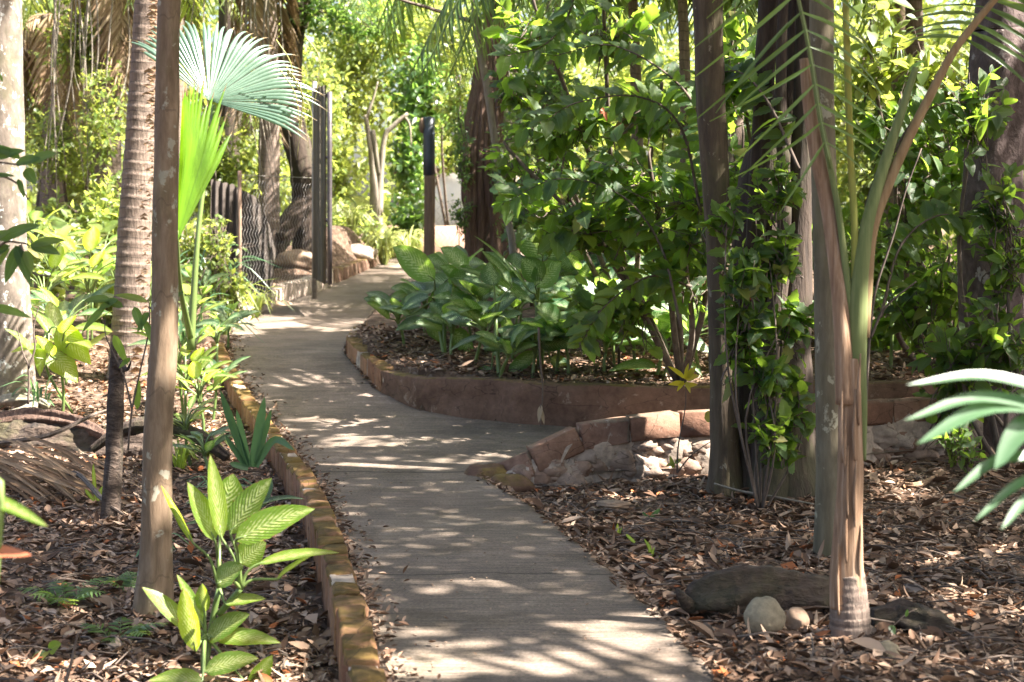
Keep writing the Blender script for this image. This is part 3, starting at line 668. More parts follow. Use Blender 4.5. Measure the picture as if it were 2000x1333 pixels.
def frond(ml, mr, pts, rad, L, n, droop=.35, sweep=.6, T=T_leaflet, t0=.15, seed=0, updir=(0,0,1), tint=None, jit=.08, nt=24, sides=(-1,1)):
    r=np.random.default_rng(seed); c=smooth(pts,60); 
    tube(mr,pts,rad,6,nt,tint=.4)
    t=np.repeat(np.linspace(t0,.99,n),len(sides)); idx=t*59; i=np.clip(idx.astype(int),0,58); f=(idx-i)[:,None]
    p=c[i]*(1-f)+c[i+1]*f; tg=unit(c[i+1]-c[i]); sd=np.tile(np.array(sides,float),n)[:,None]
    side=unit(np.cross(tg,np.array(updir,float)))*sd
    u=unit(np.cross(side*sd,tg))
    ax=side+tg*(sweep*(.6+t[:,None]))+u*.15+np.array([0,0,-droop])+r.normal(0,jit,(len(t),3))
    ln=L*np.sin(np.pi*np.clip(t*.85+.13,0,1))**.6*r.uniform(.85,1.1,len(t))
    inst(ml,T,p,ax,u+r.normal(0,.2,(len(t),3))+side*.5,ln,r.random(len(t)) if tint is None else np.full(len(t),tint))
def fan(mb, hub, axis, nrm, R, spread, nseg, fused=.55, droop=.2, seed=0, tint=.5, fold=.035):
    r=np.random.default_rng(seed); axis=unit(axis); side=unit(np.cross(nrm,axis)); nn=np.cross(axis,side); ts=np.linspace(0,1,13)
    def pt(a,rad,k):
        e=abs(a)/(spread/2); Rr=rad*R
        return hub+(axis*math.cos(a)+side*math.sin(a))*Rr+nn*(k-.10*R*rad**2*0+.16*R*e*e*rad)+np.array([0,0,-1.])*droop*R*max(0,rad-.45)**2*1.6
    da=spread/nseg
    for s in range(nseg):
        a=-spread/2+(s+.5)*da+r.normal(0,.012); Ls=r.uniform(.84,1.06)*(1-.22*abs(a/(spread/2))**3); dr=droop*r.uniform(.5,1.6)*(4 if r.random()<.12 else 1); V=[];U=[]
        for t in ts:
            rad=t*Ls; w_=da/2 if rad<fused else da/2*max(0.02,(1-(rad-fused)/(Ls-fused+1e-6)))**.8*fused/rad*1.0
            extra=np.array([0,0,-1.])*dr*R*max(0,rad-fused)**2*1.8
            rf=fold*R*min(1,rad*1.6)*(1 if rad<fused else max(.0,1-(rad-fused)/(Ls-fused+1e-6)))
            V+= [pt(a-w_,rad,0)+extra, pt(a,rad,rf)+extra, pt(a+w_,rad,0)+extra]; U+=[(t,-1),(t,0),(t,1)]
        mb.add(np.array(V),[grid_faces(len(ts),3)],min(1,max(0,tint+r.uniform(-.18,.18))),np.array(U))

# ------------------------------------------------------------ trees in view
trees=[]   # (root, top point) holding canopy crowns
r=np.random.default_rng(21)
t1=trunk('lichen_tree','thick pale trunk blotched with white lichen at the left edge of the photo','tree',13.6,[(18,800,112),(19,700,92),(12,500,82),(8,300,80),(2,0,78)],mats['pale_bark'],7.5,20,.03,seed=1); trees.append(t1)
def ringf(R,L,a):
    s=(L*9.5)%1.0; return R*(1+.055*s**3)[:,None]
t2=trunk('ringed_palm','leaning grey brown palm trunk with jagged ring scars behind the smooth slim trunk','palm',14.4,[(248,775,84),(250,700,74),(256,600,68),(263,450,64),(272,300,58),(281,150,53),(289,0,50)],mats['palm_bark'],7.8,22,.015,n=420,rfun=ringf,seed=2); 
mb=MB(); # ragged leaf-scar flakes on the right side of the palm trunk
for k in range(150):
    py=-30+k*5.2+r.uniform(-2,2); cx=np.interp(py,[0,150,300,450,600,700],[289,281,272,263,256,250]); hw=np.interp(py,[0,300,600,750],[25,29,34,40])
    a=r.uniform(-.95,-.05); rad=hw*14.4/F; c=P(cx,py,14.4); o=c+np.array([math.cos(a)*rad*.98,math.sin(a)*rad*.98,0]); out_=np.array([math.cos(a),math.sin(a),0])
    tn=np.array([-math.sin(a),math.cos(a),0]); w_=r.uniform(.03,.075); h=r.uniform(.01,.03)
    mb.add([o-tn*w_,o+tn*w_,o+out_*h+[0,0,h*1.2]-tn*w_*.3,o-[0,0,.025]+out_*.002],[np.array([[0,1,2],[0,3,1]])],.5)
mb.build('leaf_scars',mats['sheath'],t2[0],smooth=False)
t3=trunk('slim_tree','straight smooth brown slim trunk standing in front of the ringed palm','tree',7.2,[(298,1205,100),(301,1160,74),(305,1050,60),(309,850,57),(320,650,52),(322,450,50),(326,250,47),(331,0,44)],mats['smooth_bark'],7.2,22,.05,n=150,seed=3); trees.append(t3)
# broken stump
st,_=trunk('broken_stump','knee high broken stump with split bark beside the slim smooth trunk','stump',9.25,[(214,1040,46),(216,1000,38),(222,900,34),(226,780,33),(230,700,30)],mats['log'],None,12,.10,seed=4)
mb=MB(); tube(mb,[P(232,712,9.2),P(248,722,9.15),P(256,706,9.1)],[.03,.012,.004],6,8,.1); tube(mb,[P(226,715,9.2),P(222,690,9.2),P(219,668,9.2)],[.03,.02,.004],6,8,.2); mb.build('splinter',mats['log'],st)
# multi stemmed dark tree right of the fork
t5=trunk('multi_stem_tree','dark multi stemmed trunk clump with leafy shoots right of the rubble wall','tree',9.7,[(1418,968,88),(1416,880,58),(1412,700,54),(1404,480,50),(1392,250,58),(1382,0,60)],mats['brown_bark'],7.6,14,.06,part='stem',seed=5)
for k,(pts,dz,sd) in enumerate([([(1490,985,190),(1488,880,160),(1484,700,140),(1486,500,125),(1500,330,100),(1545,160,56),(1560,0,50)],.3,18),([(1468,972,110),(1468,850,66),(1468,700,52),(1474,540,44),(1480,380,38),(1492,200,40),(1502,0,42)],.1,6),([(1545,992,150),(1542,880,104),(1542,740,92),(1550,600,70),(1562,420,46),(1570,250,44),(1578,0,44)],.0,7),([(1508,985,110),(1504,880,72),(1504,760,62),(1512,640,52),(1528,520,30),(1532,380,26),(1526,200,22),(1530,0,20)],-.06,8)]):
    trunk('','','',9.7+dz,pts,mats['dark_bark'],7.2,12,.08,part='stem',root=t5[0],seed=sd)
trees.append(t5)
t6=trunk('straight_tree','straight olive brown trunk directly behind the young coconut palm','tree',7.95,[(1618,1092,70),(1620,1030,60),(1622,900,55),(1618,700,53),(1613,500,50),(1609,300,48),(1604,0,47)],mats['olive_bark'],7.8,18,.035,seed=9); trees.append(t6)
t8=trunk('rough_tree','massive rough purplish brown trunk at the right edge behind the shrubs','tree',11.6,[(1950,1010,250),(1945,930,180),(1940,820,132),(1938,600,112),(1942,300,104),(1955,80,98),(1962,0,96)],mats['purple_bark'],8,26,.09,lobes=5,seed=10); trees.append(t8)
t9=trunk('fibrous_tree','thick reddish fibrous trunk with climbers right of the gate post','tree',21.5,[(958,570,120),(956,500,92),(950,420,80),(944,300,72),(950,200,66),(962,100,50),(966,0,44)],mats['red_bark'],8.5,18,.10,lobes=4,seed=11); trees.append(t9)
mb=MB()
for k in range(9):
    x0=r.uniform(915,1005); tube(mb,[P(x0+r.uniform(-20,20),560,21.1),P(x0,430,21.0),P(x0-8+r.uniform(-10,10),300,21.0),P(x0*.3+955*.7,120,21.2)],r.uniform(.02,.05),6,20,.2,seed=k)
mb.build('root_strand',mats['red_bark'],t9[0])
tp_=trunk('pale_bark_tree','pale barked trunk showing at the top behind the thin liana','tree',25,[(996,560,46),(994,300,38),(992,100,34),(992,0,33)],mats['grey_bark'],9,12,.04,seed=12); trees.append(tp_)
trunk('thin_sapling','thin crooked grey stem rising in front of the fibrous trunk','sapling',16,[(1004,560,17),(1001,480,15),(985,410,14),(968,290,14),(955,200,14),(946,140,15),(930,60,13),(925,-40,12)],mats['grey_bark'],5.5,8,.08,seed=13)
mb=MB(); a=thing('bare_branch','thin bare branch crossing at the top left of the thin crooked stem','branch',P(925,40,16)); tube(mb,[P(925,42,16),P(880,30,16),P(830,14,15.9),(P(770,-5,15.8)),P(700,-40,15.6)],[.03,.02,.018,.015,.01],7,20,.1); mb.build('limb',mats['twig'],a)
t10=trunk('leaning_tree','crooked brown trunk leaning behind the open metal gate','tree',24,[(606,560,78),(602,480,64),(598,400,58),(590,320,54),(572,250,52),(563,180,50),(570,80,46),(585,0,42)],mats['dark_bark'],8.5,14,.09,seed=14); trees.append(t10)
mb=MB(); tube(mb,[P(520,545,23.5),P(532,490,23.6),P(560,445,23.7),P(590,395,23.9),P(600,370,24)],[.2,.17,.16,.15,.08],10,30,.12); mb.build('limb',mats['dark_bark'],t10[0])
mb=MB(); tube(mb,[P(545,520,23),P(520,480,23),P(505,462,22.8)],[.14,.1,.03],8,14,.2); tube(mb,[P(540,520,23),P(545,470,23),P(552,455,22.8)],[.12,.1,.03],8,14,.2); mb.build('cut_limb',mats['log'],t10[0])
t11,_=trunk('forked_sapling','light barked forked sapling with broken tips beyond the gate','sapling',28,[(734,520,40),(735,470,30),(734,400,24),(728,330,13),(722,280,11),(714,225,9)],mats['grey_bark'],None,8,.08,seed=15)
mb=MB(); tube(mb,[P(738,420,28),P(744,340,28),P(751,270,28),P(770,245,28),P(797,222,28)],[.1,.055,.05,.045,.03],7,20,.1); tube(mb,[P(743,345,28),P(735,300,28),P(728,255,28)],[.05,.05,.045],7,10,.1); tube(mb,[P(790,228,28),P(800,245,28),P(803,285,28)],[.03,.02,.012],6,10,.1); tube(mb,[P(716,230,28),P(730,190,28),P(738,160,28)],[.035,.02,.01],6,10,.1); mb.build('limb',mats['grey_bark'],t11)
for k,(px,d,w_,lab,mt) in enumerate([(1430,19,26,'pale slender trunk glimpsed between the stems of the dark clump','grey_bark'),(1080,27,30,'dim trunk deep behind the hanging palm leaves','dark_bark'),(1755,20,60,'dark trunk behind the right hand shrubs','dark_bark'),(105,27,70,'dark stained trunk at the far left behind the sunlit vines','dark_bark'),(440,26,46,'brown trunk hidden behind the blue fan leaf','dark_bark')]):
    z=float(zg((px-1000)*d/F,d)); y0=HY+F*(CZ-z)/d
    t_=trunk('forest_tree',lab,'tree',d,[(px,y0,w_*1.3),(px+4,y0-100,w_),(px-3+3*k,y0-300,w_*.92),(px+6,y0-550,w_*.85)],mats[mt],8.5,12,.07,seed=30+k,group='trunks in the forest behind'); trees.append(t_)

# ------------------------------------------------------------ young coconut palm
D7=6.2
cp,_=trunk('coconut_palm','young coconut palm with brown sheathed stem and green leaf stalks on the right','palm',D7,[(1660,1275,86),(1660,1235,80),(1659,1190,74),(1656,1120,62)],mats['palm_bark'],None,22,.03,n=60,rfun=lambda R,L,a:R*(1+.04*((L*30)%1.0))[:,None],seed=40)
mb=MB(); 
for k in range(26):
    a=r.uniform(0,6.28); q=P(1660,1262,D7)+np.array([math.cos(a)*.09,math.sin(a)*.09,0]); tube(mb,[q+[0,0,.04],q+np.array([math.cos(a)*.03,math.sin(a)*.03,-.05])],[.008,.005],5,5,.1)
mb.build('roots',mats['sheath'],cp)
mb=MB()
tube(mb,[P(a,b,D7) for a,b in [(1655,1185),(1654,1120),(1657,1040),(1662,940),(1662,850),(1662,770),(1664,700)]],[w_*D7/F/2 for w_ in (70,66,56,50,46,46,40)],18,70,.045,rfun=lambda R,L,a:R*(1+.05*np.sin(a*3+L[:,None]*4)),seed=41)
for k in range(9):  # split dried edges of the leaf bases
    y0=r.uniform(760,1150); sx=r.uniform(-26,22); tube(mb,[P(1659+sx,y0+60,D7-.035-r.uniform(0,.04)),P(1657+sx*1.05,y0,D7-.06),P(1660+sx*1.1,y0-80,D7-.05)],[.004,.009,.003],5,12,.2,seed=k)
mb.build('sheath',mats['sheath'],cp)
def stalk(pts,label,mt,part='leaf_stalk',seed=0,seg=12,d0=D7):
    m=MB(); Q=[P(a,b,d0+(e[3] if len(e)>3 else 0)) for e in pts for a,b in [e[:2]]]; tube(m,Q,[e[2]*D7/F/2 for e in pts],seg,60,.015,seed=seed); o=m.build(part,mats[mt],cp)
    if label: o['label']=label
    return o
mats['gstalk']=bark_mat('green_palm_stalk',(.09,.12,.035),(.15,.18,.06),(.21,.23,.09),(30,30,1.5),bs_=.15,bd=.004)
mats['ystalk']=bark_mat('yellow_palm_stalk',(.16,.18,.03),(.24,.25,.05),(.36,.30,.05),(30,30,1.5),bs_=.15,bd=.004)
mats['bstalk']=bark_mat('brown_palm_stalk',(.17,.10,.04),(.26,.17,.08),(.32,.24,.12),(30,30,1.5),bs_=.2,bd=.004)
stalk([(1688,900,8),(1682,800,24),(1674,700,38),(1677,600,40),(1685,500,36),(1700,420,28),(1728,320,22),(1762,215,17),(1788,132,12)],'thick green leaf stalk cut off at its tip','gstalk',seed=1)
brp=[(1690,660,18),(1692,560,26),(1703,450,24),(1735,360,21),(1775,270,19),(1820,180,18),(1860,105,16),(1905,45,15),(1965,-25,13),(2050,-110,10),(2180,-200,7),(2330,-250,4)]
stalk(brp,'arching orange brown leaf stalk with leaflets','bstalk',seed=2)
ysp=[(1664,700,10),(1668,600,15),(1669,450,15),(1661,300,14),(1656,150,14),(1651,0,13),(1645,-200,11),(1650,-500,8),(1700,-800,5)]
stalk(ysp,'upright yellow green leaf stalk','ystalk',seed=3)
thp=[(1668,720,16),(1660,600,15),(1640,430,13),(1622,330,12),(1600,220,11),(1583,110,10),(1562,10,8),(1530,-120,7),(1450,-260,5),(1320,-330,3)]
stalk(thp,'slim blue green leaf stalk with drooping leaflets','gstalk',seed=4)
stalk([(1652,790,40,-.02),(1645,640,34,0),(1634,520,32,.03),(1618,400,34,.05),(1596,300,32,.05),(1580,200,26,.05),(1570,115,18,.05)],'dried brown leaf base leaning left','sheath',seed=5)
def Q7(l,dz=0): return [P(a,b,D7+dz*i/len(l)) for i,(a,b,c) in enumerate(l)]
ml=MB(); mr_=MB(); frond(ml,mr_,Q7(brp,.6)[6:],[.006,.003],.45,20,.45,.35,T_leaflet,.1,1,(0,-.6,1),jit=.1)
ml.build('leaflets',mats['frond'],cp); mr_.build('frond_rib',mats['petiole'],cp); ml=MB(); mr_=MB(); frond(ml,mr_,Q7(thp,-.3)[3:],[.005,.003],.46,17,.8,.2,T_thin,.08,3,(0,-.8,.8),jit=.12)
ml.build('leaflets',mats['frond'],cp); mr_.build('frond_rib',mats['petiole'],cp)

# ------------------------------------------------------------ fan palm
fp=thing('fan_palm','fan palm with huge blue green and lime pleated leaves behind the slim trunk','palm',(*P(372,640,12.6)[:2],float(zg(*P(372,640,12.6)[:2]))))
mb=MB(); fan(mb,P(408,196,12.6),(.46,.61,.88),(.25,-.85,.46),1.02,3.0,44,.6,.25,1,.75,.03); mb.build('fan_leaf',mats['fan'],fp)
mb=MB(); fan(mb,P(343,478,11.6),(.10,.16,.98),(.86,-.51,0),1.42,.60,15,.5,.06,2,.6,.05); o=mb.build('fan_leaf',mats['fanl'],fp); o['label']='fan leaf coloured lime as if backlit, standing upright'
mb=MB(); b0=P(372,660,12.6)
tube(mb,[b0-[0,0,.1],P(385,480,12.6),P(402,330,12.7),P(418,205,12.8)],[.035,.022,.018,.014],7,24); tube(mb,[b0,P(352,560,12),P(345,452,11.6)],[.03,.02,.015],7,20)
for k in range(7): # long hanging segment threads
    x0=r.uniform(560,625); y0=r.uniform(60,200); tube(mb,[P(x0-30,y0-20,12.6),P(x0,y0+30,12.6),P(x0+r.uniform(-15,15),y0+r.uniform(90,160),12.6)],[.006,.004,.001],4,12,tint=1)
mb.build('leaf_stalk',mats['petiole'],fp)

# ------------------------------------------------------------ gate, fence, post, sheet, building
def zat(p): return float(zg(p[0],p[1]))
A=P(614,548,20.6); Bq=P(644,556,19.2); A[2]=CZ-(548-HY)*20.6/F; zb=A[2]; top=CZ+(HY-160)*20.6/F; topb=CZ+(HY-180)*19.2/F; zbb=CZ-(556-HY)*19.2/F
gt=thing('metal_gate','tall open chain link gate leaf seen nearly edge on left of the path','gate',(A[0],A[1],zb-.1))
mb=MB(); tube(mb,[(A[0],A[1],zb-.25),(A[0],A[1],top)],.034,12,4); mb.build('gate_post',mats['metal'],gt)
mb=MB(); tube(mb,[(Bq[0],Bq[1],zbb),(Bq[0],Bq[1],topb)],.03,10,4)
for f in (0.01,.33,.66,.985): tube(mb,[(A[0],A[1],zb+(top-.15-zb)*f),(Bq[0],Bq[1],zbb+(topb-zbb)*f)],.02,8,4)
mb.build('gate_frame',mats['gatemetal'],gt)
def chain(mb,a,b,z0,z1,step=.07,rad=.0022,sag=0):
    a=np.array(a[:2]);b=np.array(b[:2]); L=np.linalg.norm(b-a); n=int(L/step); m=int((z1-z0)/step); nr=unit(np.array([-(b-a)[1],(b-a)[0]]))
    for i in range(n):
        for sgn in (1,):
            pts=[]
            for k in range(m+1):
                u=(i+.5+(.5 if k%2 else -.5)*1.0)*step/L; q=a+(b-a)*u+nr*(.004*(1 if k%2 else -1))
                pts.append((q[0],q[1],z0+k*step))
            pts=np.array(pts); tube(mb,pts,rad,3,cap=False)
            if i<n-1:
                pts2=pts.copy(); pts2[:,:2]=[(a+(b-a)*((i+1.0+(-.5 if k%2 else .5))*step/L)) for k in range(m+1)]; 
mb=MB(); chain(mb,A,Bq,zb+.05,top-.2,.06,.003); mb.build('wire_mesh',mats['gatemetal'],gt)
# dark weathered boards behind the mesh
mb=MB(); dv=(Bq-A); dv[2]=0; pr=unit(np.array([dv[1],-dv[0],0]))
for k in range(5):
    f0=.12+k*.155; c=A+dv*(f0+.07)+pr*.03; h=(top-zb)*.97; box(mb,(c[0],c[1],zb+h/2-.03*k*.4),(np.linalg.norm(dv)*.145,.016,h*.97),math.atan2(dv[1],dv[0]),0,.1,.002,r.random(),k)
mb.build('board_panel',mats['slat'],gt,smooth=False)
cf=thing('chainlink_fence','rusty chain link fence between the corrugated sheet and the gate','fence',(*P(480,560,19.4)[:2],.8))
fa=P(468,560,18.9); fb=P(608,545,20.7)
mb=MB(); chain(mb,fa,fb,.72,2.35,.075,.003); mb.build('wire_mesh',mats['metal'],cf)
mb=MB(); tube(mb,[(fa[0],fa[1],.5),(fa[0],fa[1],2.4)],.025,8,4); mb.build('fence_post',mats['postwood'],cf)
mb=MB(); tube(mb,[(fa[0],fa[1],2.35),(fb[0],fb[1],2.38)],.004,5,6); mb.build('top_wire',mats['metal'],cf)
# corrugated sheet
cs=thing('corrugated_sheet','old dark corrugated sheet leaning against the fence left of the gate','sheet',(*P(470,570,19.9)[:2],.8))
u=np.linspace(0,1,110)[None]; v=np.linspace(0,1,14)[:,None]; a=P(405,560,20.2); b=P(532,560,20.6)
xx=a[0]+(b[0]-a[0])*u+0*v; topz=np.interp(u,[0,.35,.7,.9,1],[2.35,2.28,2.12,1.75,1.4])+.01*np.sin(u*60); zz=.72+(topz-.72)*v; yy=a[1]+(b[1]-a[1])*u+.035*np.sin(u*2*math.pi*9)+.25*v+.04*np.sin(v*3+u*4)
V=np.stack([xx,yy,zz],-1).reshape(-1,3); mb=MB(); mb.add(V,[grid_faces(14,110)]); V2=V+[0,.01,0]; mb.add(V2,[grid_faces(14,110)[:,::-1]]); mb.build('sheet_panel',mats['rust'],cs)
# gate post on the right
gp=P(838,540,22.6); pz=.8; pt=CZ+(HY-230)*22.6/F; ps=CZ+(HY-342)*22.6/F
po=thing('gate_post','round wooden gate post with a dark blue black sleeve on its upper half','post',(gp[0],gp[1],pz))
mb=MB(); tube(mb,[(gp[0],gp[1],pz-.1),(gp[0]+.01,gp[1],ps)],.082,18,30,.01); mb.build('wooden_post',mats['postwood'],po)
mb=MB(); tube(mb,[(gp[0],gp[1],ps-.01),(gp[0],gp[1],pt)],.088,18,4); mb.build('sleeve',mats['sleeve'],po)
mb=MB(); rock(mb,(gp[0]-.1,gp[1]-.02,pt-.12),(.05,.05,.11),3,.5,.1); mb.build('hinge_knob',mats['postwood'],po)
mb=MB(); chain(mb,(gp[0]+.1,gp[1]),(gp[0]+1.3,gp[1]+.6),.85,2.2,.08,.003); ff=thing('wire_fence','short wire mesh fence running right from the sleeved post','fence',(gp[0]+.1,gp[1],.85)); mb.build('wire_mesh',mats['metal'],ff)
mb=MB(); tube(mb,[(gp[0]+1.3,gp[1]+.6,.7),(gp[0]+1.3,gp[1]+.6,2.3)],.03,8,4); mb.build('fence_post',mats['postwood'],ff)
bl=thing('white_building','sunlit white building with pink base glimpsed between the post and the fibrous trunk','building',(-.9,36,1.25))
mb=MB(); box(mb,(-.3,37.9,2.35),(3.4,3,1.5),.85,0,.01); mb.build('wall',mats['wallwhite'],bl,smooth=False)
mb=MB(); box(mb,(-.3,37.9,1.3),(3.46,3.06,.9),.85,0,.01); mb.build('plinth',mats['wallpink'],bl,smooth=False)
mb=MB(); box(mb,(-.3,37.9,3.16),(3.8,3.6,.12),.85,0,.1); mb.build('roof',mats['plaster'],bl,smooth=False)
mb=MB(); box(mb,(.35,36.35,2.3),(.5,.1,.75),.85,0,.1); mb.build('window',mats['rust'],bl,smooth=False)
gw=thing('garden_wall','low pinkish rendered garden wall beyond the crest behind the pale grassy clump','wall',(-2.2,30.5,1.2))
mb=MB(); box(mb,(-1.9,31,1.35),(2.2,.2,.9),-.1,0,.1); mb.build('rendered_wall',mats['wallpink'],gw,smooth=False)
# mound stones by the gate
for k,(px,py,d,s,lab) in enumerate([(520,520,21.5,.13,'brown rock at the foot of the cut limb'),(575,512,23,.26,'large grey rock pile stone between the leaning trunk and the gate'),(700,506,25.5,.24,'low grey mound stone right of the gate foot'),(545,540,21,.14,'small rounded rock in front of the rock by the fence'),(495,545,20,.12,'small stone at the foot of the corrugated sheet')]):
    o=P(px,py,d); m=MB(); o[2]=zat(o)+s*.15; rock(m,o,(s*1.3,s,s*.6),k+50,.3,.3); x_=m.build('rock',mats['boulder2'] if k!=2 else mats['mortar']); tagp(x_,lab,'rock','rocks on the mound by the gate')
# ------------------------------------------------------------ logs, stones, fallen branches
def log(name,label,cat,pts,rad,mt,seed=0,rough=.22,extra=()):
    root=thing(name,label,cat,pts[0]); m=MB(); tube(m,pts,rad,30,220,rough,seed=seed,lobes=5,rfun=lambda R,L,a:R*(1+.16*(vn(np.cos(a)[None]*3+L[:,None]*4,np.sin(a)[None]*3+L[:,None]*11,seed+3)-.5)+.10*(vn(a[None]*5+0*L[:,None],L[:,None]*38,seed+7)-.5))); m.build('log',mats[mt],root)
    for e in extra: m=MB(); tube(m,e[0],e[1],7,16,.12,seed=seed+3); m.build('stub',mats[mt],root)
    return root
log('fallen_log','rotting log lying behind the stones at the foot of the coconut palm','log',[P(1350,1182,6.75),P(1400,1168,6.72),P(1480,1160,6.75),P(1590,1168,6.8),P(1650,1178,6.8)],[.06,.105,.11,.09,.06],'log',1,extra=[([P(1350,1190,6.7),P(1330,1165,6.6),P(1322,1150,6.6)],[.04,.02,.01])])
log('fallen_log','dark broken log piece right of the foot of the coconut palm','log',[P(1705,1215,6.6),P(1760,1212,6.6),P(1820,1228,6.5),P(1858,1240,6.45)],[.055,.08,.075,.04],'log',21)
log('decaying_log','long decaying trunk lying across the litter behind the broken stump','log',[P(-120,872,12.0),P(40,868,11.9),P(170,880,11.8),P(300,886,11.7),P(400,905,11.6)],[.19,.19,.17,.15,.07],'log',2)
log('dark_branch','dark fallen branch arching over the decaying trunk','branch',[P(180,878,11.2),P(235,842,11.2),P(300,828,11.2),P(380,850,11.2),P(445,893,11.1)],[.03,.045,.05,.05,.03],'dark_bark',3)
log('grey_branch','grey forked dead branch lying at the foot of the lichen trunk','branch',[P(-40,800,12.6),P(20,782,12.6),P(75,786,12.6),P(95,795,12.5)],[.045,.05,.05,.02],'grey_bark',4,extra=[([P(75,788,12.6),P(40,806,12.4),P(-20,822,12.3)],[.045,.05,.04]),])
log('long_stick','long brown stick leaning over the left litter','branch',[P(-20,868,10.9),P(90,852,10.9),P(180,812,11.2),P(215,800,11.4)],[.014,.016,.012,.006],'twig',5)
log('bent_root','bent woody root crossing the soil near the bottom left','root',[P(120,940,10.2),P(150,925,10.1),P(200,975,9.3),P(240,1005,9.2)],[.012,.014,.014,.008],'twig',6)
log('red_brown_branch','chunky red brown dead limb resting in the left litter','branch',[P(-30,832,11.9),P(60,815,11.9),P(150,828,11.8),P(205,850,11.6)],[.07,.07,.06,.03],'red_bark',7)
log('pink_stick','pale pinkish stick on the sunlit litter right of the coconut palm','branch',[G(1755,950)+[0,0,.02],G(1790,958)+[0,0,.03],G(1830,938)+[0,0,.03]],[.012,.022,.008],'sheath',8)
log('wire_root','thin root running from the dark clump to the straight trunk','root',[P(1395,945,9.5),P(1450,960,9.4),P(1520,972,9.3),P(1590,985,9.2)],[.006,.007,.007,.005],'grey_bark',9,.05)
for k,(px,py,d,rx,rz,mt,lab) in enumerate([(1493,1206,6.3,.085,.08,'boulder','large rounded mossy grey stone in front of the fallen log'),(1556,1212,6.36,.05,.055,'boulder2','smaller brown stone beside the large rounded stone'),(1733,1285,5.95,.058,.065,'boulder','tan stone half buried below the coconut palm'),(1200,985,9.2,.16,.02,'boulder2','flat pale stone in the litter right of the path')]):
    m=MB(); rock(m,P(px,py,d),(rx*(.6 if k==3 else 1),rx*(.5 if k==3 else .9),rz),k+3,.4,.5 if k==3 else .14); tagp(m.build('stone',mats[mt]),lab,'stone')
df=thing('dry_palm_frond','bundle of grey dry palm frond strips fallen at the left','palm frond',P(60,930,10.8))
mb=MB()
for k in range(46):
    x0=r.uniform(-80,70); y0=860+r.uniform(-10,70); x1=x0+r.uniform(120,260); y1=y0+r.uniform(60,130); d=10.9-r.uniform(0,.7)
    blade(mb,P(x0,y0,d),P(x1,y1,d-.5),r.uniform(.012,.034),(r.normal(0,.5),-.6,1),r.uniform(-.02,.09),.5,8,r.random()*.5,'strap')
mb.build('frond_strips',mats['dry'],df)
log('fallen_frond_rib','dry palm leaf rib crossing the frond strips at the left','palm frond',[P(-30,900,10.6),P(50,915,10.4),P(120,960,10.1),P(190,1020,9.6)],[.018,.016,.012,.006],'sheath',12,.05)
# ------------------------------------------------------------ variegated plants
def hero(lst,d,dz=.0):
    out=[]
    for e in lst:
        bx,by,tx,ty,w_=e[:5]; nm=e[5] if len(e)>5 else None; k=e[6] if len(e)>6 else 0
        nm=np.array(nm if nm is not None else (0,-.6,.8),float); nm[0]+=(-.75,.7,-.5,.45)[len(out)%4]
        out.append((P(bx,by,d+k),P(tx,ty,d+k-dz),w_*d/F,nm,rng.random()))
    return out
fc=(0,-1,.35)  # faces the camera
DG='variegated plants in the raised bed'
rA=P(1056,765,13.3); rA[2]=zat(rA)
bigleaf_plant('dumb_cane','tallest variegated plant of the bed with an upright pale veined leaf at its top','plant',rA,hero([(1060,503,1012,440,60,(.2,-1,.3)),(1068,505,1130,463,48,(-.3,-1,.5)),(1058,548,1018,506,50,fc),(1046,560,1097,512,52,(0,-.8,.6)),(1040,592,893,523,30,(0,-.6,1)),(1035,570,925,460,22,(.3,-.4,1)),(1035,640,963,696,52,(-.2,-.8,.8)),(1085,640,1140,600,34,(0,-.5,1)),(1075,700,1120,740,34,(0,-.6,1)),(1050,690,985,742,34,(0,-.6,1))],13.2),mats['dieff'],DG,[[rA-[0,0,.05],P(1058,640,13.3)],[rA,P(1050,590,13.35)]],.009,.03)
rA=P(975,760,13.0); rA[2]=zat(rA)
bigleaf_plant('dumb_cane','variegated plant with a backlit lime leaf left of the tallest one','plant',rA,hero([(965,558,955,512,52,fc),(1000,560,940,490,30,(.3,-.8,.5)),(945,658,878,686,24,(0,-.5,1)),(950,640,905,600,34,(0,-.6,1)),(985,620,1010,690,30,(0,-.7,.7)),(960,720,915,755,28,(0,-.6,1))],13.1),mats['dieff'],DG,[[rA-[0,0,.05],P(968,620,13.1)]],.008,.02)
rA=P(868,690,14.0); rA[2]=zat(rA)
bigleaf_plant('dumb_cane','broad variegated plant overhanging the bend of the path','plant',rA,hero([(848,548,767,483,58,(-.3,-.9,.5)),(912,528,860,484,46,(.2,-1,.4)),(938,572,858,520,44,(-.1,-.8,.7)),(838,628,868,672,48,(0,-.9,.5)),(828,632,772,646,40,(0,-.7,.8)),(838,580,785,606,34,(0,-.4,1)),(802,616,738,602,30,(0,-.4,1)),(902,602,812,626,38,(0,-.6,.9)),(880,650,925,690,40,(0,-.7,.8)),(880,560,920,520,40,(.2,-.9,.5)),(860,600,880,550,42,(0,-.9,.5))],14.2),mats['dieff'],DG,[[rA-[0,0,.05],P(868,610,14.2)],[rA,P(850,590,14.3)]],.009,.022)
rA=P(1300,770,12.6); rA[2]=zat(rA)
bigleaf_plant('dumb_cane','variegated plant with wide spread leaves at the right end of the bed','plant',rA,hero([(1282,716,1188,726,40,(0,-.5,1)),(1300,706,1246,668,38,(0,-.7,.8)),(1322,660,1388,690,42,(0,-.6,1)),(1330,700,1372,735,26,(0,-.6,1)),(1290,650,1320,600,34,(0,-.8,.5)),(1275,640,1230,600,34,(0,-.8,.6))],12.6),mats['dieff'],DG,[[rA-[0,0,.05],P(1305,690,12.6)]],.008,.02)
